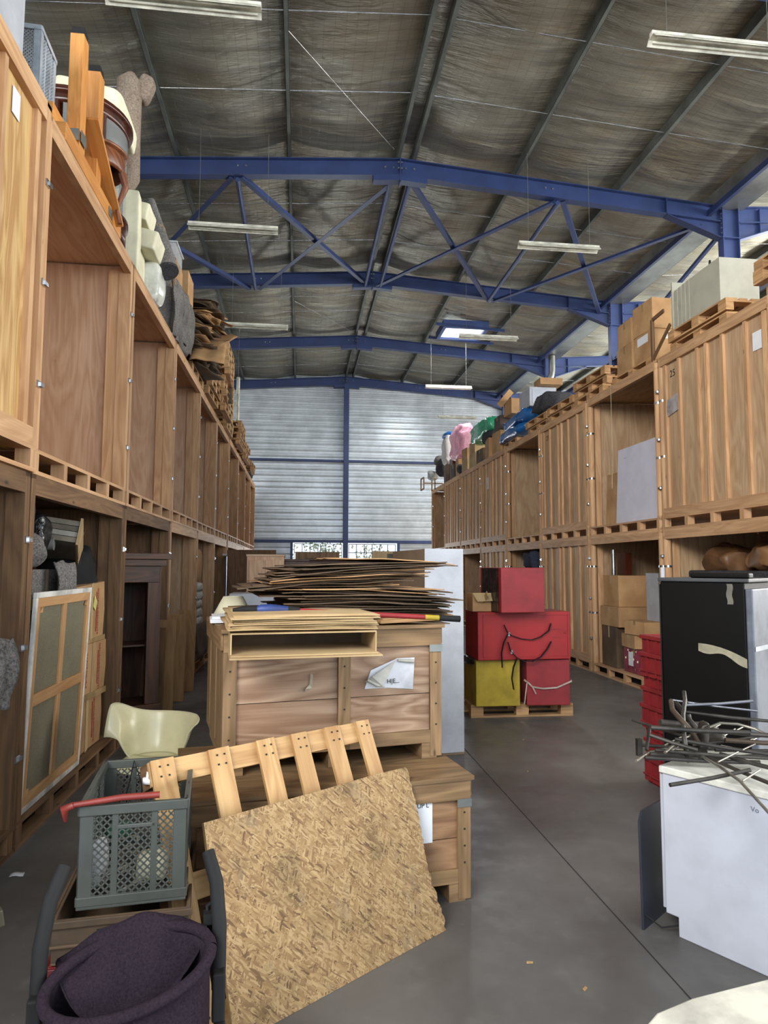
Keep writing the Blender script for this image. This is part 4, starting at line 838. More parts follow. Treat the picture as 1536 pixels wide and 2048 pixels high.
# ------------------------------------------------ generic builders for the goods on and in the containers
def carton(label, loc, w, d, h, rz=0, mat=None, sticker_=False, open_=False, cat='box', name='cardboard_box', rot=None, mark=None):
    """origin at the centre of the base"""
    mat = mat or CARD; t = T(name, label, cat, loc, rz, rot=rot)
    m = MB(); m.bb(-w/2, w/2, -d/2, d/2, 0, h-.003); m.build('body', mat, t, .003)
    m = MB(); m.bb(-w/2, w/2, -d/2, -.001, h-.003, h+.001); m.build('flap', mat, t); m = MB(); m.bb(-w/2, w/2, .001, d/2, h-.003, h+.001); m.build('flap', mat, t)
    m = MB(); m.bb(-w/2-.001, w/2+.001, -.025, .025, h-.002, h+.002); m.bb(-w/2-.001, -w/2, -.025, .025, h*.72, h); m.bb(w/2, w/2+.001, -.025, .025, h*.72, h); m.build('tape', TAPE, t)
    if sticker_: m = MB(); m.bb(-w/2-.003, -w/2-.001, -d*.3, d*.3, h*.62, h*.9); m.bb(-w*.1, w*.4, -d/2-.003, -d/2-.001, h*.66, h*.92); m.build('sticker', PAPER, t); text('||| ||||', h*.12, INK, 'barcode', t, (w*.15, -d/2-.004, h*.78))
    if mark: text(mark, h*.13, INKR, 'red_lettering', t, (0, -d/2-.001, h*.6)); 
    if open_:
        m = MB(); m.bar((-w/2, 0, h), (-w/2-h*.3, 0, h+h*.25), d, .004, (0, 1, 0)); m.build('raised_flap', mat, t)
    return t
def bag(label, c, sz, mat, cat='bag', name='bag', e=.6, amp=.05, seed=0, rz=0, fr=4, rot=None, folds=True, nu=36, nv=22):
    m = MB(); m.blob((0, 0, 0), sz, e, amp, fr, nu=nu, nv=nv, seed=seed)
    return S(name, label, cat, m, mat, c, rz, rot=rot)
def blanket_drape(label, x, y0, y1, z0, z1, mat, out=.05, name='moving_blanket', seed=0, cat='blanket', sgn=1):
    m = MB(); m.surf(lambda u, v: (sgn*(out*(.4+.6*math.sin(math.pi*min(1, v*1.2)))+.03*noise.noise(Vector((u*4, v*2, seed)))+.02*math.sin(u*14+seed)), (u-.5)*(y1-y0)*(1-.15*v*math.sin(seed)), (z1-z0)*(1-v)+.02*noise.noise(Vector((u*5, 3, seed)))), 24, 16, su=y1-y0, sv=z1-z0)
    return S(name, label, cat, m, mat, (x, (y0+y1)/2, z0), solid=.012)
ZL, ZR = 4.637, 4.502
# ================= on top of the left row
t = T('white_cabinet', 'white cabinet on top of the nearest container, top left corner of the photo', 'cabinet', (-2.14, 3.75, ZL))
m = MB(); m.bb(-.35, .35, -.55, .55, 0, .95); m.build('body', ENAM2, t, .004); m = MB(); m.bb(-.37, .37, -.57, .57, .95, .98); m.build('top_board', ENAM2, t, .004)
m = MB(); m.bb(.351, .356, -.5, .5, .05, .9); m.build('door', ENAM2, t)
for k, (y, lb) in enumerate(((5.02, 'upright orange beam with a black cap, nearer of two on top of the left row'),)):
    pass
t = T('beam_frame', 'orange timber frame of two upright beams with black caps on the left container row', 'frame', (-1.72, 0, ZL))
def fp(nm, mat, *q, bev=.004): m = MB(); m.bb(*q); return m.build(nm, mat, t, bev)
fp('upright_beam', W_BEAM, -.05, .05, 5.04, 5.16, .12, 1.06); fp('end_cap', BLKM, -.045, .045, 5.05, 5.15, 1.06, 1.12)
fp('upright_beam', W_BEAM, -.05, .05, 5.46, 5.58, .12, 1.08); fp('end_cap', BLKM, -.045, .045, 5.47, 5.57, 1.08, 1.14)
fp('lower_beam', W_BEAM, -.05, .07, 4.7, 6.15, .0, .13); fp('side_board', W_BEAM, -.1, -.06, 4.8, 6.1, .1, .34)
m = MB(); m.bar((.07, 5.2, .5), (.07, 6.0, .05), .03, .12, (1, 0, 0)); m.build('diagonal_board', W_BEAM, t, .004)
m = MB(); m.bb(.061, .065, 5.03, 5.14, .2, .29); m.bb(-.05, .05, 5.015, 5.019, .2, .29); m.build('metal_plate', GALV, t)
m = MB(); m.bb(.072, .076, 5.75, 5.85, .02, .10); m.build('metal_plate', GALV, t)
lat_crate('lattice_crate', 'pale grey lattice crate beside the orange beams on the left row', (-2.36, 4.62, ZL+.28), 3, .54, .34, .5, GREYL); carton('carton under the pale grey lattice crate, left row', (-2.1, 4.79, ZL), .5, .3, .278)
bag('brown cloth inside the pale grey lattice crate on the left row', (-2.1, 4.79, ZL+.47), (.36, .2, .3), FELTB, 'cloth', 'cloth', seed=3)
# vitrine
t = T('bow_front_vitrine', 'dark mahogany display cabinet with curved glass on the left row', 'cabinet', (-2.12, 6.3, ZL)); rr = .46
def arcprof(r, z0, z1, a0=-math.pi/2-.2, a1=math.pi/2+.2, n=24): m = MB(); m.lathe([(0, z0), (r, z0), (r, z1), (0, z1)], n=n, a0=a0, a1=a1); return m
arcprof(rr, 0, .22).build('base', W_MAH, t); arcprof(rr+.02, .22, .25).build('base_moulding', W_MAH, t)
arcprof(rr, 1.06, 1.14).build('frieze', W_MAH, t); arcprof(rr+.035, 1.14, 1.175).build('cornice', W_MAH, t); arcprof(rr+.02, 1.175, 1.20).build('cornice_top', W_MAH, t)
m = MB(); m.lathe([(rr-.01, .25), (rr-.01, 1.06)], n=24, a0=-1.5, a1=1.5); m.build('curved_glass', GLASS, t)
for a in (-1.6, -.75, .75, 1.6): x, y = rr*math.cos(a), rr*math.sin(a); m = MB(); m.bb(x-.02, x+.015, y-.02, y+.02, .25, 1.06); m.build('stile', W_MAH, t)
m = MB(); m.bb(-.1, -.08, -.42, .42, .25, 1.06); m.build('back_panel', W_MAH, t)
for z in (.55, .85): arcprof(rr-.05, z, z+.006).build('glass_shelf', GLASS, t)
# demilune table
t = T('console_table', 'small half-round walnut console table in front of the glass vitrine', 'table', (-1.80, 5.86, ZL))
m = MB(); m.lathe([(0, .60), (.25, .60), (.26, .615), (.25, .63), (0, .63)], n=24, a0=-1.7, a1=1.7); m.build('table_top', W_WAL, t)
m = MB(); m.lathe([(.215, .44), (.23, .47), (.23, .575), (.22, .6)], n=24, a0=-1.7, a1=1.7); m.build('apron', W_WAL, t, 0, .01)
for a in (-1.4, 0, 1.4): x, y = .22*math.cos(a), .22*math.sin(a); m = MB(); m.tube([(x, y, .45), (x*1.15, y*1.15, .33), (x*.85, y*.85, .14), (x*.98, y*.98, 0)], [.035, .03, .016, .02], 10); m.build('cabriole_leg', W_WAL, t)
bag('cream foam cushion lying on top of the glass vitrine', (-1.98, 6.42, ZL+1.32), (.6, .78, .22), CREAM, 'cushion', 'foam_cushion', .22, .02, 1, rot=(0, 8, 0))
def roll(label, pts, r, mat, name='rolled_blanket', cat='roll'):
    m = MB(); p = [Vector(q) for q in pts]; m.tube([q-p[0] for q in p], r, 20); t = S(name, label, cat, m, mat, p[0]); return t
o = roll('tall brown felt roll standing on cream foam on the left row', [(-1.90, 7.1, 5.55), (-1.86, 7.08, 5.75), (-1.88, 7.1, 6.25), (-1.87, 7.1, 6.82), (-1.86, 7.12, 6.93)], [.06, .13, .135, .13, .05], FELTB)
bag('felt flap folded out from the head of the tall brown roll', (-1.72, 7.16, 6.8), (.16, .2, .3), FELTB, 'blanket', 'felt_flap', .6, .02, 5, rot=(0, 24, 0))
def foam(label, x, y, z, sx, sy, sz, rot=None): m = MB(); m.blob((0, 0, sz/2), (sx, sy, sz), .16, .008, 6, nu=32, nv=20); return S('foam_block', label, 'foam', m, CREAM, (x, y, z), rot=rot)
foam('upright cream foam slab right behind the glass vitrine', -1.86, 7.0, ZL, .34, .14, .92); foam('upper cream foam block sticking out beside the vitrine', -1.78, 7.3, 5.35, .24, .36, .2, (0, 10, 0)); foam('lower cream foam block sticking out beside the vitrine', -1.74, 7.45, 5.1, .28, .4, .22, (0, 12, 0)); foam('narrow cream foam slab under the foam blocks', -1.9, 7.4, ZL, .3, .3, .48)
bag('white plastic-wrapped cushion at the edge of the left row below the grey roll', (-1.78, 7.75, ZL+.24), (.36, .4, .46), plain('wrapped_white', (214, 216, 206), .25), 'cushion', 'wrapped_cushion', .35, .03, 4)
t = T('rolled_carpet', 'grey felt-wrapped carpet roll leaning out from the left row', 'roll', (-1.56, 7.75, 5.07)); m = MB(); m.tube([(0, 0, 0), (-.09, .06, .28), (-.19, .12, .62), (-.24, .15, .9)], [.13, .125, .10, .05], 20); m.build('roll', FELTG, t)
m = MB(); m.tube([(.012, -.01, -.03), (0, 0, .002)], [.128, .131], 20); m.build('dark_roll_end', FELTD, t); m = MB(); m.tube([(-.15, .1, .47), (-.165, .108, .53)], [.116, .112], 16); m.build('tape_band', plain('tape_brownish', (150, 128, 98), .5), t)
carton('cardboard box under the clear plastic bin on the left row', (-1.86, 9.0, 5.28), .42, .5, .4, 0, mark='ITE'); t = T('plastic_bin', 'clear plastic bin on a cardboard box on the left row', 'bin', (-1.86, 9.0, 5.69))
m = MB()
for q in ((-.2, .2, -.24, -.235, 0, .2), (-.2, .2, .235, .24, 0, .2), (-.2, -.195, -.235, .235, 0, .2), (.195, .2, -.235, .235, 0, .2), (-.2, .2, -.24, .24, 0, .004)): m.bb(*q)
m.build('body', F_CLR, t); m = MB(); m.bb(-.22, .22, -.26, .26, .2, .22); m.build('lid', plain('lid_clear', (206, 212, 214), .3), t, .004)
carton('cardboard box with hand holes on the grey blankets of the left row', (-1.78, 9.75, 5.46), .32, .46, .4, 0)
carton('cardboard box squeezed under the blankets next to the clear plastic bin', (-2.0, 9.0, ZL), .6, .5, .64, 0)
blanket_drape('grey moving blanket hanging over the goods below the clear plastic bin', -1.66, 8.5, 9.1, ZL, 5.3, FELTG, .04, seed=2); blanket_drape('dark grey moving blanket draped beside the flattened carton heap', -1.66, 9.15, 10.0, ZL+.1, 5.45, FELTG, .08, seed=4)
bag('furniture wrapped in grey blankets under the draped blanket, left row', (-1.88, 9.35, ZL+.44), (.56, 1.25, .88), FELTG, 'blanket', 'wrapped_furniture', .4, .05, 6)
g = 'flattened cartons heaped on the left row'; z = ZL+.16
PX = make_pallet('pallet under the heap of flattened cartons on the left row', W_PAL, (-2.05, 10.85, ZL), 90)
for k in range(46):
    zz = ZL+.16+k*.0235; big = k > 26
    sheet('cardboard_sheet', 'flattened carton on the left row, %s from the bottom of the untidy heap' % ordw(k+1), 'cardboard', (-1.86+rnd.uniform(-.10, .06)+(.10 if big else 0), 10.8+rnd.uniform(-.1, .1), zz), rnd.uniform(.7, .9), rnd.uniform(1.0, 1.3), rnd.uniform(-16, 16), rnd.choice((CARD, CARDD, CARDD)), rnd.uniform(.01, .05), rnd.uniform(-5, 5), .007, k, g, ty=rnd.uniform(-4, 9)+(6 if big else 0))
for k, (y, z, ty, rz) in enumerate(((10.3, 4.98, 38, 6), (10.9, 5.35, 30, -12), (11.1, 5.7, 18, 14))):
    sheet('cardboard_sheet', ['single carton slipping off the heap of the left row, lowest', 'carton slipping off the heap of the left row, middle one', 'carton sliding off the top of the heap of the left row'][k], 'cardboard', (-1.42, y, z), .5, .9, rz, CARD, .03, 3, .008, 50+k, ty=ty)
# pallet piles
OW = ['first', 'second', 'third', 'fourth', 'fifth', 'sixth', 'seventh', 'eighth', 'ninth', 'tenth', 'eleventh', 'twelfth', 'thirteenth']
def pile(y, n, x=-1.95, z=ZL, mat=None, what='', rz=90, jit=1, px=None, side='left'):
    global PXP
    for k in range(n):
        o = dup(px or PLT, (x+rnd.uniform(-.03, .03)*jit, y+rnd.uniform(-.03, .03)*jit, z+k*.1445), rz+rnd.uniform(-2, 2)*jit, '%s pallet from below in %s' % (OW[k], what.replace(' on the left row', ', left row').replace('the ', '', 1)), what); last = o
    return last
PN = make_pallet('new pale wooden pallet at the very bottom of the tall neat pile', plain('x', (1, 1, 1)) and W_NEW, (-1.98, 15.1, ZL), 90)
pile(12.2, 4, what='the pallet pile next to the carton heap on the left row'); pile(13.5, 6, -1.86, what='the untidy second pallet pile on the left row', jit=2); pile(15.1, 12, -1.98, ZL+.1445, what='the tall neat pile of new pallets on the left row', px=PN, jit=.4)
pile(17.0, 4, -1.86, what='the pallet pile behind the tall neat one on the left row'); pile(19.2, 3, -1.9, what='the far low pallet pile on the left row'); pile(21.4, 2, -1.9, what='the farthest pallets on the left row')
sheet('cardboard_sheet', 'single dark carton leaning on the untidy pallet pile of the left row', 'cardboard', (-1.62, 13.9, 5.25), .4, .6, 5, CARDD, .03, 0, .008, 71, ty=60)
bag('dark bundle at the far end of the left row top', (-1.9, 23.2, ZL+.2), (.5, .9, .4), FELTD, 'bundle', 'bundle', seed=8)
# ================= inside the left lower containers
t = T('stretched_canvas', 'large stretched canvas seen from behind, leaning in the lower left container', 'painting', (-1.70, 4.50, .165), 0, rot=(0, 2, 0))
def q_(nm, mat, *q, bev=.002): m = MB(); m.bb(*q); return m.build(nm, mat, t, bev)
cw, chh = 1.13, 1.36
q_('canvas', CANV, -.006, -.002, .02, cw-.02, .02, chh-.02)
for z0, z1 in ((0, .035), (chh-.035, chh)): q_('canvas_edge', CANVW, -.002, .021, 0, cw, z0, z1)
for y0, y1 in ((0, .03), (cw-.03, cw)): q_('canvas_edge', CANVW, -.002, .021, y0, y1, .035, chh-.035)
W_STR = wood('stretcher_wood', (208, 166, 118), (170, 122, 76), .25, .08, .4)
for z0, z1 in ((.035, .095), (chh-.095, chh-.035)): q_('stretcher_bar', W_STR, -.002, .018, .03, cw-.03, z0, z1)
for y0, y1 in ((.03, .085), (cw-.085, cw-.03)): q_('stretcher_bar', W_STR, -.002, .0178, y0, y1, .095, chh-.095)
q_('middle_bar', W_STR, -.002, .014, cw*.5-.035, cw*.5+.035, .095, chh-.095); q_('cross_bar', W_STR, -.001, .016, .085, cw-.085, chh*.5-.04, chh*.5+.035)
for y, z in ((.1, chh-.11), (cw-.1, chh-.11), (.1, .11), (cw-.1, .11)): m = MB(); m.prism([(y-.025, z-.02), (y+.025, z-.02), (y+.025, z+.02)], .006, .02, 'x'); m.build('corner_wedge', W_STR, t)
t = carton('box wrapped in grey felt, behind the canvas in the lower left container', (-2.2, 5.25, .165), .72, .55, 1.5, 0, FELTG, cat='box', name='felt_wrapped_box'); m = MB(); m.bb(-.365, .365, -.28, .28, 1.22, 1.30); m.build('tape_band', TAPE, t)
bag('grey blanket bundle on the felt-wrapped box, lower left container', (-2.0, 5.1, 1.80), (.34, .34, .24), FELTG, 'blanket', 'blanket_bundle', .8, .05, 7)
blanket_drape('grey felt blanket hanging over the right side of the felt-wrapped box', -1.79, 5.15, 5.6, 1.25, 1.72, FELTG, .06, seed=3)
bag('black bag on top of the goods, lower left container', (-2.0, 4.85, 2.0), (.3, .3, .3), BLKM, 'bag', 'bag', .7, .06, 9); bag('second black bag hanging beside the grey tube, lower left container', (-1.93, 5.2, 1.92), (.2, .22, .34), F_BLK, 'bag', 'bag', .6, .06, 12)
o = roll('grey tube sticking out below the tilted parcel, lower left container', [(-2.3, 5.35, 1.86), (-1.86, 5.42, 1.86)], .05, plain('tube_grey', (120, 122, 116), .6), 'grey_tube', 'tube')
t = T('flat_parcel', 'tilted pack of flat boards with a cardboard end, lower left container', 'parcel', (-2.02, 5.72, 1.80), 0, rot=(-17, 8, 14))
for k in range(4): m = MB(); m.bb(-.42, .22, -.35, .35, .045*k, .045*k+.04); m.build('flat_board', plain('flat_board_%d' % k, ((116, 108, 96), (146, 142, 134), (104, 96, 84), (132, 126, 112))[k], .7), t)
m = MB(); m.bb(.222, .24, -.36, .36, -.02, .2); m.bb(.0, .222, .351, .37, -.02, .2); m.build('cardboard_end', CARDL, t); m = MB(); m.bb(.241, .243, -.05, .0, -.02, .2); m.build('tape', TAPE, t)
bag('black bag behind the upright cartons, lower left container', (-2.0, 6.15, 1.55), (.45, .6, .6), BLKM, 'bag', 'bag', .6, .06, 15)
for k, (z0, y0, y1, xx, rx) in enumerate(((.165, 5.55, 6.42, -1.80, 1.5), (.62, 5.58, 6.38, -1.77, -2), (1.05, 5.62, 6.40, -1.80, 1))):
    hh = (.46, .44, .5)[k]
    t = T('moving_carton', ['lowest of the three upright moving cartons beside the canvas', 'bulging middle moving carton beside the canvas, with tape', 'topmost moving carton beside the canvas, with a yellow note'][k], 'carton', (xx, (y0+y1)/2, z0), 0, 'upright moving cartons beside the canvas', rot=(rx, 0, 0))
    w2 = (y1-y0)/2; m = MB(); m.prism([(-w2, .0), (-w2*.05, .01), (w2*.9, -.01), (w2, hh*.5), (w2*.93, hh), (-w2, hh-.02)], -.14, .06, 'x'); m.build('body', CARD, t, .004)
    m = MB(); m.prism([(-.03, 0), (.03, .01), (.03, hh), (-.03, hh-.01)], .061, .066, 'x'); m.build('middle_flap', CARDL, t)
    text('DEMENAGEMENTS', .048, INKR, 'red_lettering', t, (.0635, w2*.45, hh*.5), (90, 90, 90)); text('GARDE-MEUBLE', .04, INKR, 'red_lettering', t, (.0635, -w2*.4, hh*.5), (90, 90, 90))
    m = MB(); m.bar((.068, w2*.3, .08), (.068, w2*.3, hh-.08), .006, .002); m.build('red_line', INKR, t)
    if k: m = MB(); m.bb(.062, .07, -w2, w2, -.02, .03); m.build('tape', TAPE, t)
    if k == 2: m = MB(); m.prism([(.02, .3), (.08, .26), (.13, .33), (.06, .39)], .068, .071, 'x'); m.build('yellow_note', plain('note', (222, 214, 130), .8), t)
# armoire
t = T('armoire', 'dark antique wooden armoire standing in the third container of the lower left row', 'wardrobe', (-2.15, 7.5, .165))
def aq(nm, *q): m = MB(); m.bb(*q); return m.build(nm, W_ARM, t, .004)
aq('left_side', -.25, .25, -.52, -.5, 0, 1.6); aq('right_side', -.25, .25, .5, .52, 0, 1.6); aq('back', -.25, -.235, -.5, .5, 0, 1.6); aq('cornice', -.27, .33, -.6, .6, 1.6, 1.66); aq('cornice_moulding', -.26, .29, -.56, .56, 1.53, 1.6); aq('frieze', .2, .26, -.5, .5, 1.36, 1.53)
aq('plinth', -.25, .29, -.54, .54, 0, .12); aq('stile', .2, .26, -.5, -.38, .12, 1.36); aq('stile', .2, .26, .38, .5, .12, 1.36); aq('shelf', -.23, .2, -.5, .5, .7, .72)
t.location = (-2.02, 7.35, .165); t.rotation_euler = (0, 0, math.radians(-62))
m = MB(); m.bb(-.02, .0, -.25, .25, 0, .95); S('dark_board', 'dark flat board standing right of the armoire', 'panel', m, FELTD, (-1.85, 8.55, .165), 0)
m = MB(); m.bb(-.015, .015, -.04, .04, 0, 1.05); S('thin_plank', 'narrow wooden slat leaning beside the armoire', 'slat', m, W_DARK, (-1.72, 8.2, .165), 0)
# four leaning slabs
for k, (y, z) in enumerate(((7.75, 1.02), (8.3, 1.06), (8.95, 1.08), (9.65, 1.09))):
    m = MB(); m.bb(-.12, .12, -.02, .02, 0, z); S('wooden_slab', 'thick pale wooden slab leaning against the lower left row, %s' % ['nearest of four', 'second of four', 'third of four', 'farthest of four'][k], 'slab', m, W_DARK if k == 0 else wood('slab_wood%d' % k, (176, 138, 94), (136, 100, 64), .3, .1, .4), (-1.59+.015*k, y, 0), -8, 'wooden slabs leaning against the lower left row', rot=(-3, 0, -10))
# wrapped stack, lamp, blue panel, slat box
t = T('wrapped_stack', 'stack of paper parcels in clear film in the lower left row', 'stack', (-1.80, 11.65, .165))
for k in range(9): m = MB(); m.blob((0, 0, .07+.14*k), (.36, .6+.1*math.sin(k*2), .15), .5, .025, 9, seed=k); m.build('wrapped_parcel', F_WHT, t)
m = MB(); m.blob((0, 0, 1.55), (.3, .5, .55), .4, .02, 4); m.build('upper_parcel', CARD, t)
m = MB(); m.bb(-.03, .0, -.45, .45, 0, 1.75); S('blue_panel', 'tall blue panel standing in the lower left row', 'panel', m, BLUEP, (-1.63, 15.6, .165), 4)
m = MB(); m.bb(-.05, .05, -.6, .6, 0, .04); S('white_rail', 'short white rail across the front above the blue panel', 'rail', m, PAPER, (-1.62, 15.6, 1.93), 0)
t = T('slat_bundle', 'bundle of grey metal slats on a trolley in the aisle beside the lower left row', 'slats', (-1.28, 12.2, 0))
m = MB(); m.bb(-.2, .2, -.25, .25, .0, .95); m.build('grey_box', plain('box_grey', (118, 118, 116), .5), t, .004)
for k in range(6): m = MB(); m.tube([(-.18+.03*k, -.3, .98+.025*k), (.12+.04*k, .7, 1.1+.025*k)], .014, 6); m.build('slat', GALV, t)
m = MB(); m.bb(-.16, -.04, -.252, -.25, .7, .9); m.build('sticker', PAPER, t)
sheet('cardboard_sheet', 'tall carton panel leaning beside the wrapped stack, lower left row', 'cardboard', (-1.5, 11.0, .56), 1.1, .5, 90, CARDD, .02, 0, .01, 81, ty=84)
blanket_drape('grey felt blanket hanging over the front of the nearest lower left container', -1.60, 3.62, 3.98, .93, 1.30, FELTG, .06, seed=1)

# ================= on top of the right row
gR = 'pallets laid along the top of the right row'
def rp(x, y, z, rz, lb): return dup(PLT, (x, y, z), rz, lb, gR)
rp(5.22, 5.75, ZR, 90, 'lowest pallet at the right edge of the photo, on the right row'); rp(5.15, 5.85, ZR+.30, 88, 'pale upper pallet at the right edge of the photo on the right row'); rp(5.12, 5.8, ZR+.155, 92, 'second pallet from below at the right edge of the photo')
rp(5.24, 7.65, ZR, 90, 'lower pallet under the greige cabinet on the right row'); rp(5.20, 7.62, ZR+.15, 91, 'upper pallet under the greige cabinet on the right row')
rp(5.24, 9.35, ZR, 90, 'pallet under the four cardboard boxes on the right row')
for k, (y, z, lb) in enumerate(((10.75, 0, 'first pallet behind the four boxes, bottom'), (10.75, .15, 'second pallet behind the four boxes'), (10.75, .30, 'top pallet right behind the four boxes'), (12.05, 0, 'bottom pallet before the black tarpaulin'), (12.05, .15, 'middle pallet before the black tarpaulin'), (13.3, 0, 'pallet under the black tarpaulin'), (13.35, .15, 'upper pallet beside the black tarpaulin'), (15.2, 0, 'pallet under the blue wrapped bundles'))):
    rp(5.20+.03*(k % 2), y, ZR+z, 90+rnd.uniform(-2, 2), lb+' on the right row')
m = MB(); m.bb(-.06, .06, -.7, .7, 0, .1); S('loose_beam', 'wooden beam lying along the edge under the pallets, right row', 'beam', m, W_LUM, (4.80, 4.9, ZR), 0)
t = T('greige_cabinet', 'greige cabinet with grooved side standing on pallets on the right row', 'cabinet', (4.86, 7.18, ZR+.295))
m = MB(); m.bb(0, .5, 0, .62, 0, .56); m.build('body', GREIGE, t, .003)
for k in range(4): m = MB(); m.bb(0, .48, .63+.09*k, .705+.09*k, 0, .56-.005*k); m.build('side_panel', GREIGE, t, .003)
m = MB(); m.bb(-.01, .5, 1.0, 1.03, -.02, .68); m.build('end_panel', GREIGE, t, .004)
for x in (.08, .4): m = MB(); m.tube([(x, .3, .56), (x, .3, .66)], [.02, .012], 8); m.build('post_end', BLKM, t)
zb = ZR+.145
carton('lower near cardboard box with a white label on the right row', (5.12, 9.02, zb), .5, .5, .42, 0, sticker_=True); carton('upper near cardboard box on the labelled one, right row', (5.12, 9.02, zb+.422), .5, .52, .44, 2)
carton('lower far cardboard box of the four on the right row', (5.10, 9.60, zb), .44, .48, .42, 0); carton('upper far cardboard box of the four on the right row', (5.10, 9.60, zb+.422), .42, .46, .38, -2)
m = MB(); m.bb(-.02, .02, -.02, .02, 0, .6); m.bar((0, .0, .05), (0, -.45, .38), .02, .05); m.bar((0, 0, .6), (0, -.3, .62), .02, .05); S('wooden_prop', 'thin wooden post and brace between the boxes and the greige cabinet', 'post', m, W_DARK, (4.78, 8.58, ZR), 0)
bag('black tarpaulin heaped on pallets on the right row', (5.15, 13.2, ZR+.52), (.7, 1.1, .42), FELTD, 'tarpaulin', 'tarpaulin', .6, .1, 21)
t = T('white_unit', 'white panelled cabinet on the blue bundles, right row', 'cabinet', (5.18, 14.25, ZR+.68)); m = MB(); m.bb(-.3, .3, -.35, .35, 0, .42); m.build('body', ENAM2, t, .004); m = MB(); m.bb(-.24, .24, -.358, -.35, .05, .37); m.build('door_panel', ENAM, t, .004)
bag('lower blue plastic-wrapped bundle on the right row', (5.02, 15.0, ZR+.28), (.62, 1.7, .28), F_BLUE, 'bundle', 'wrapped_bundle', .5, .05, 22); bag('upper blue plastic-wrapped bundle on the right row', (5.05, 14.8, ZR+.53), (.6, 1.7, .28), F_BLUE, 'bundle', 'wrapped_bundle', .5, .06, 23)
carton('cardboard box lying on the white panelled cabinet', (5.3, 13.9, ZR+1.11), .5, .4, .14, 0, CARD); carton('open cardboard box above the blue bundles, left of the white cabinet', (5.1, 15.4, ZR+.80), .5, .5, .36, 4, CARD, open_=True)
carton('dark box beside the green bag on the right row', (5.0, 16.0, ZR+.55), .45, .5, .34, 0, plain('dark_box', (70, 52, 46), .6)); carton('tall carton under the dark box, right row', (5.0, 16.1, ZR), .45, .6, .54, 3, CARD)
bag('green plastic bag bulging on the right row', (5.0, 17.6, ZR+.88), (.62, 1.9, .5), F_GRN, 'bag', 'plastic_bag', .5, .09, 24); bag('dark goods inside the end of the green bag', (5.0, 17.1, ZR+.62), (.5, .9, .3), FELTD, 'goods', 'goods', .5, .05, 25)
for k, (x, y, z, w_, d, h, lb, mt) in enumerate(((4.98, 16.85, 0, .45, .5, .5, 'carton leaning under the green bag, nearest', CARD), (4.98, 17.6, 0, .45, .6, .36, 'carton under the green bag, second', CARDD), (4.96, 18.4, 0, .4, .6, .38, 'pale carton under the green bag, third', CARDL), (4.98, 18.5, .39, .4, .5, .32, 'small taped carton on the third one under the green bag', CARDL), (4.96, 19.3, 0, .4, .6, .34, 'pale torn carton before the pink bag', CARDL), (4.98, 19.4, .35, .4, .5, .34, 'upper carton before the pink bag', CARD), (4.98, 20.3, 0, .42, .5, .5, 'brown carton under the pink bag', CARD), (4.98, 20.9, 0, .42, .5, .44, 'dark carton under the pink bag', CARDD), (4.98, 22.1, 0, .4, .5, .6, 'narrow brown box under the white film bundle', CARDD), (5.0, 21.5, 0, .3, .4, .72, 'dark brown upright case near the far end', W_MAH))):
    carton(lb+' on the right row', (x, y, ZR+z), w_, d, h, rnd.uniform(-5, 5), mt)
bag('pink plastic-wrapped bundle on the right row', (5.05, 20.7, ZR+1.1), (.6, 1.5, 1.1), F_PNK, 'bag', 'plastic_bag', .55, .08, 26); bag('white film-wrapped upright bundle near the far end of the right row', (5.0, 22.2, ZR+1.1), (.5, .7, 1.0), F_WHT, 'bundle', 'wrapped_bundle', .4, .06, 27)
bag('blue bag peeking over the white bundle near the far end', (5.05, 22.3, ZR+1.65), (.5, .8, .18), F_BLUE, 'bag', 'plastic_bag', .6, .06, 28); bag('black bag with red cord on the right row before the brown cartons', (4.84, 20.0, ZR+.16), (.24, .5, .3), FELTD, 'bag', 'bag', .6, .05, 29)
bag('dark grey cloth heap at the far end of the right row', (5.0, 23.3, ZR+.7), (.5, .8, .6), FELTD, 'cloth', 'cloth', .6, .08, 30); bag('pale grey cloth on the dark heap at the far end of the right row', (4.95, 23.6, ZR+1.0), (.4, .7, .3), FELTG, 'cloth', 'cloth', .6, .06, 31); bag('pale bag at the far left end of the right row', (4.75, 24.0, ZR+.5), (.4, .4, .36), plain('bag_pale', (170, 170, 166), .6), 'bag', 'bag', .7, .05, 32)
t = T('chair_frame', 'bare wooden chair frame sticking out at the far end of the right row', 'chair', (4.7, 23.8, ZR-.05))
for q in ((-.4, -.36, -.3, .3, 0, .04), (-.4, -.36, -.3, .3, .4, .44), (-.4, -.36, -.3, -.26, .04, .4), (-.4, -.36, .26, .3, .04, .4), (.0, .04, -.3, -.26, .0, .4), (-.36, .3, -.3, -.26, .2, .24), (.0, .04, .26, .3, .0, .4)): m = MB(); m.bb(*q); m.build('rail', W_DARK, t)
t = T('downpipe', 'pale bent metal pipe at the blue column behind the white panelled cabinet', 'pipe', (8.25, 21.9, 0)); m = MB(); m.tube([(0, 0, 4.6), (0, 0, 7.7), (.02, 0, 7.9), (.22, 0, 8.25), (.25, 0, 8.45), (.25, 0, 8.95)], .11, 14); m.build('pipe', GALV, t)
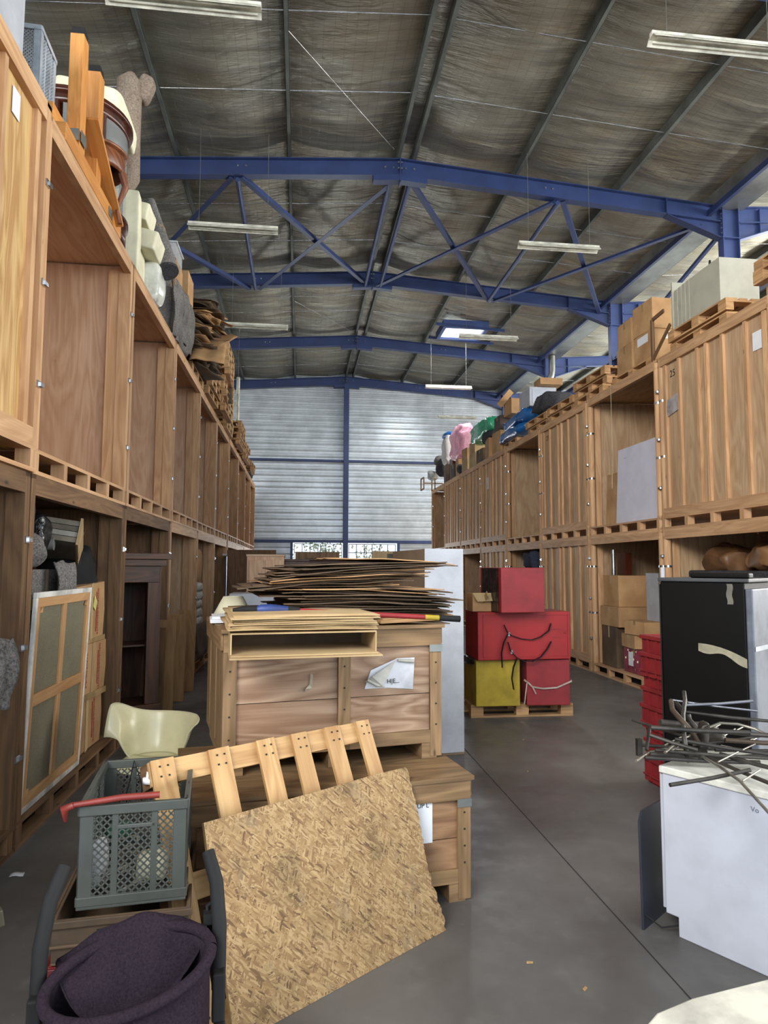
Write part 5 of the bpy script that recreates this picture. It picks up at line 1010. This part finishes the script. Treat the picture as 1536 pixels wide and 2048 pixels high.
# ================= inside the right row
m = MB(); m.bb(0, .006, -.62, .62, 0, 1.15); t = S('white_sheet_board', 'large white board leaning in the second container of the upper right row', 'board', m, PAPERW, (4.83, 9.28, 2.36), 0, rot=(0, 3, 0)); text('---- --', .04, INK, 'small_print', t, (-.001, .38, 1.0), (90, 0, -90))
m = MB(); m.bb(0, .012, -.2, .2, 0, .82); m.bb(-.001, .0, -.2, .2, .50, .505); S('cardboard_strip', 'narrow cardboard panel left of the white board, upper right row', 'cardboard', m, CARD, (4.86, 10.12, 2.36), 0, rot=(0, 3, 0))
m = MB(); m.tube([(0, 0, 0), (.01, .02, -.9), (-.01, .01, -1.6)], .004, 5); S('hanging_string', 'thin string hanging in front of the open container with the white board', 'string', m, plain('string', (190, 176, 150), .8), (4.72, 9.75, 4.5))
zf = .165
carton('big brown carton at the bottom left of the goods, second lower right container', (5.02, 10.2, zf), .42, .5, .62, 0, CARDD); carton('wide brown carton lying on the big one, second lower right container', (5.05, 10.15, zf+.625), .5, .62, .30, 0, CARD)
carton('square taped carton on top of the stack, second lower right container', (5.08, 10.18, zf+.93), .46, .52, .48, 0, CARD); carton('small carton on the pink box, second lower right container', (5.0, 9.38, zf+.56), .4, .5, .2, 6, CARD)
carton('open flap carton above the pink box, second lower right container', (4.98, 9.55, zf+.36), .36, .46, .19, -4, CARD)
t = carton('pink box with pale stars, second lower right container', (4.98, 9.45, zf), .3, .62, .35, 0, plain('pink_box', (150, 50, 74), .6))
for k in range(14): m = MB(); m.lathe([(0, 0), (.018, 0)], n=5); o = m.build('star', CREAM, t); o.location = (-.153, -.28+.04*k, .06+.12*(k % 3)+.02*(k % 2)); o.rotation_euler = (0, -math.pi/2, k)
m = MB(); m.bb(-.154, -.152, .02, .16, .1, .3); m.build('white_label', PAPER, t)
t = T('white_fridge', 'white cabinet with tape strips behind the cartons, second lower right container', 'cabinet', (5.35, 9.2, zf)); m = MB(); m.bb(-.25, .25, -.35, .35, 0, 1.45); m.build('body', ENAM2, t, .006); m = MB(); m.bb(-.255, -.25, -.1, -.02, 0, 1.45); m.build('tape', plain('tape_grey', (110, 112, 100), .5), t)
t = T('green_bucket', 'green bucket on the white cabinet, second lower right container', 'bucket', (5.25, 9.15, zf+1.455)); m = MB(); m.lathe([(.001, 0), (.11, 0), (.14, .2), (.15, .2), (.15, .22)], n=20); m.build('body', plain('green_bucket', (44, 96, 82), .4), t, 0, .003)
m = MB(); m.bb(-.05, .05, -.14, .14, 0, .34); S('dark_case', 'dark red case standing on the square taped carton', 'case', m, W_MAH, (5.02, 10.05, zf+1.415), 0); m = MB(); m.tube([(0, 0, 0), (0, 0, .4)], .035, 12); S('metal_thermos', 'shiny cylinder standing beside the dark red case', 'flask', m, CHROME, (4.96, 10.3, zf+1.415))
m = MB(); m.tube([(0, 0, 0), (0, 0, .55)], .03, 12); S('white_tube', 'short white tube at the container post above the black fridge', 'tube', m, PAPER, (4.70, 8.36, 1.15))
bag('crumpled brown leather cushion in the nearest lower right container, left one', (5.2, 7.65, 1.78), (.5, .7, .34), FELTB if False else plain('leather_brown', (116, 82, 52), .5), 'cushion', 'leather_cushion', .6, .08, 41); bag('brown leather cushion in the nearest lower right container, right one', (5.2, 6.9, 1.82), (.5, .7, .26), plain('leather_tan', (134, 98, 64), .5), 'cushion', 'leather_cushion', .6, .08, 42)
m = MB(); m.bb(-.3, .3, -.9, .9, 0, 1.5); S('dark_sofa', 'dark upholstered block under the leather cushions, nearest lower right container', 'sofa', m, FELTD, (5.25, 7.3, zf), 0, bevel=.03)
bag('grey cloth with a pale edge in the fourth lower right container', (5.0, 13.8, 1.85), (.5, .9, .4), NAVY, 'cloth', 'cloth', .6, .1, 43); carton('dark carton under the grey cloth, fourth lower right container', (5.1, 13.8, zf), .6, 1.1, 1.48, 0, CARDD)
# ================= goods standing in the far aisle
def cab(label, x0, x1, y, top, mat, d=.4, cat='cabinet', name='wooden_cabinet', door=True):
    t = T(name, label, cat, ((x0+x1)/2, y, 0)); w_ = x1-x0; m = MB(); m.bb(-w_/2, w_/2, 0, d, 0, top-.03); m.build('body', mat, t, .004); m = MB(); m.bb(-w_/2-.01, w_/2+.01, -.01, d+.01, top-.03, top); m.build('top_board', mat, t, .004)
    if door: m = MB(); m.bb(-w_/2+.03, -.005, -.012, 0, .08, top-.08); dd = m.build('door', mat, t, .003); m = MB(); m.bb(.005, w_/2-.03, -.012, 0, .08, top-.08); m.build('door', mat, t, .003); m = MB(); m.bb(-.03, -.02, -.03, -.012, top*.5, top*.5+.08); m.build('handle', BLKM, dd)
    return t
cab('wooden cabinet with three dark marks, far aisle behind the cardboard heap', -.72, -.22, 9.4, 1.86, W_PLY); cab('low dark wooden case beside the marked cabinet, far aisle', -.22, .12, 9.6, 1.80, W_ARM)
m = MB(); m.bb(-.45, .45, 0, .02, 0, 2.0); S('wood_board', 'upright light wood panel in the far aisle, left one', 'panel', m, W_RED, (.35, 14.0, 0), 0)
m = MB(); m.bb(-.5, .5, 0, .02, 0, 2.04); S('wood_board', 'grey brown upright panel in the far aisle at the left', 'panel', m, W_DARK, (-1.0, 14.3, 0), 0)
t = T('headboard', 'dark carved wooden headboard in the far aisle', 'headboard', (.9, 12.5, 0)); m = MB(); m.bb(-.75, .75, 0, .06, 0, 1.80); m.build('panel', W_ARM, t, .01); m = MB(); m.bb(-.8, .8, -.02, .08, 1.80, 1.85); m.build('top_rail', W_ARM, t, .01)
m = MB()
for a in range(-3, 4): m.blob((a*.05, -.01, 1.7+.02*math.cos(a)), (.05, .03, .05), .8, .003, 8, nu=10, nv=6)
m.build('carving', W_WAL, t)
t = T('panel_with_inset', 'pale upright panel with a grey green inset, far aisle before the windows', 'panel', (1.85, 13.5, 0)); m = MB(); m.bb(-.42, .42, 0, .03, 0, 2.01); m.build('panel', wood('panel_pale', (206, 180, 140), (176, 146, 106), .2, 0, 0), t); m = MB(); m.bb(-.12, .2, -.02, 0, 1.5, 1.96); m.build('inset', GREENB, t); m = MB(); m.bb(-.02, .3, -.04, -.02, 1.82, 1.84); m.build('handle_bar', BLKM, t)
cab('wrapped dark piece of furniture left of the tall cabinet, far aisle', 1.75, 2.05, 9.5, 1.93, FELTG, cat='furniture', name='wrapped_furniture', door=False); carton('white cabinet low in the far aisle, left', (-.55, 8.2, 0), .5, .5, 1.38, 0, ENAM2, cat='cabinet', name='white_cabinet')
rbox('red_bin', 'red container behind the right corner of the big crate', (.77, 5.3, 0), 6, .3, .3, .82, RED, 'bin')
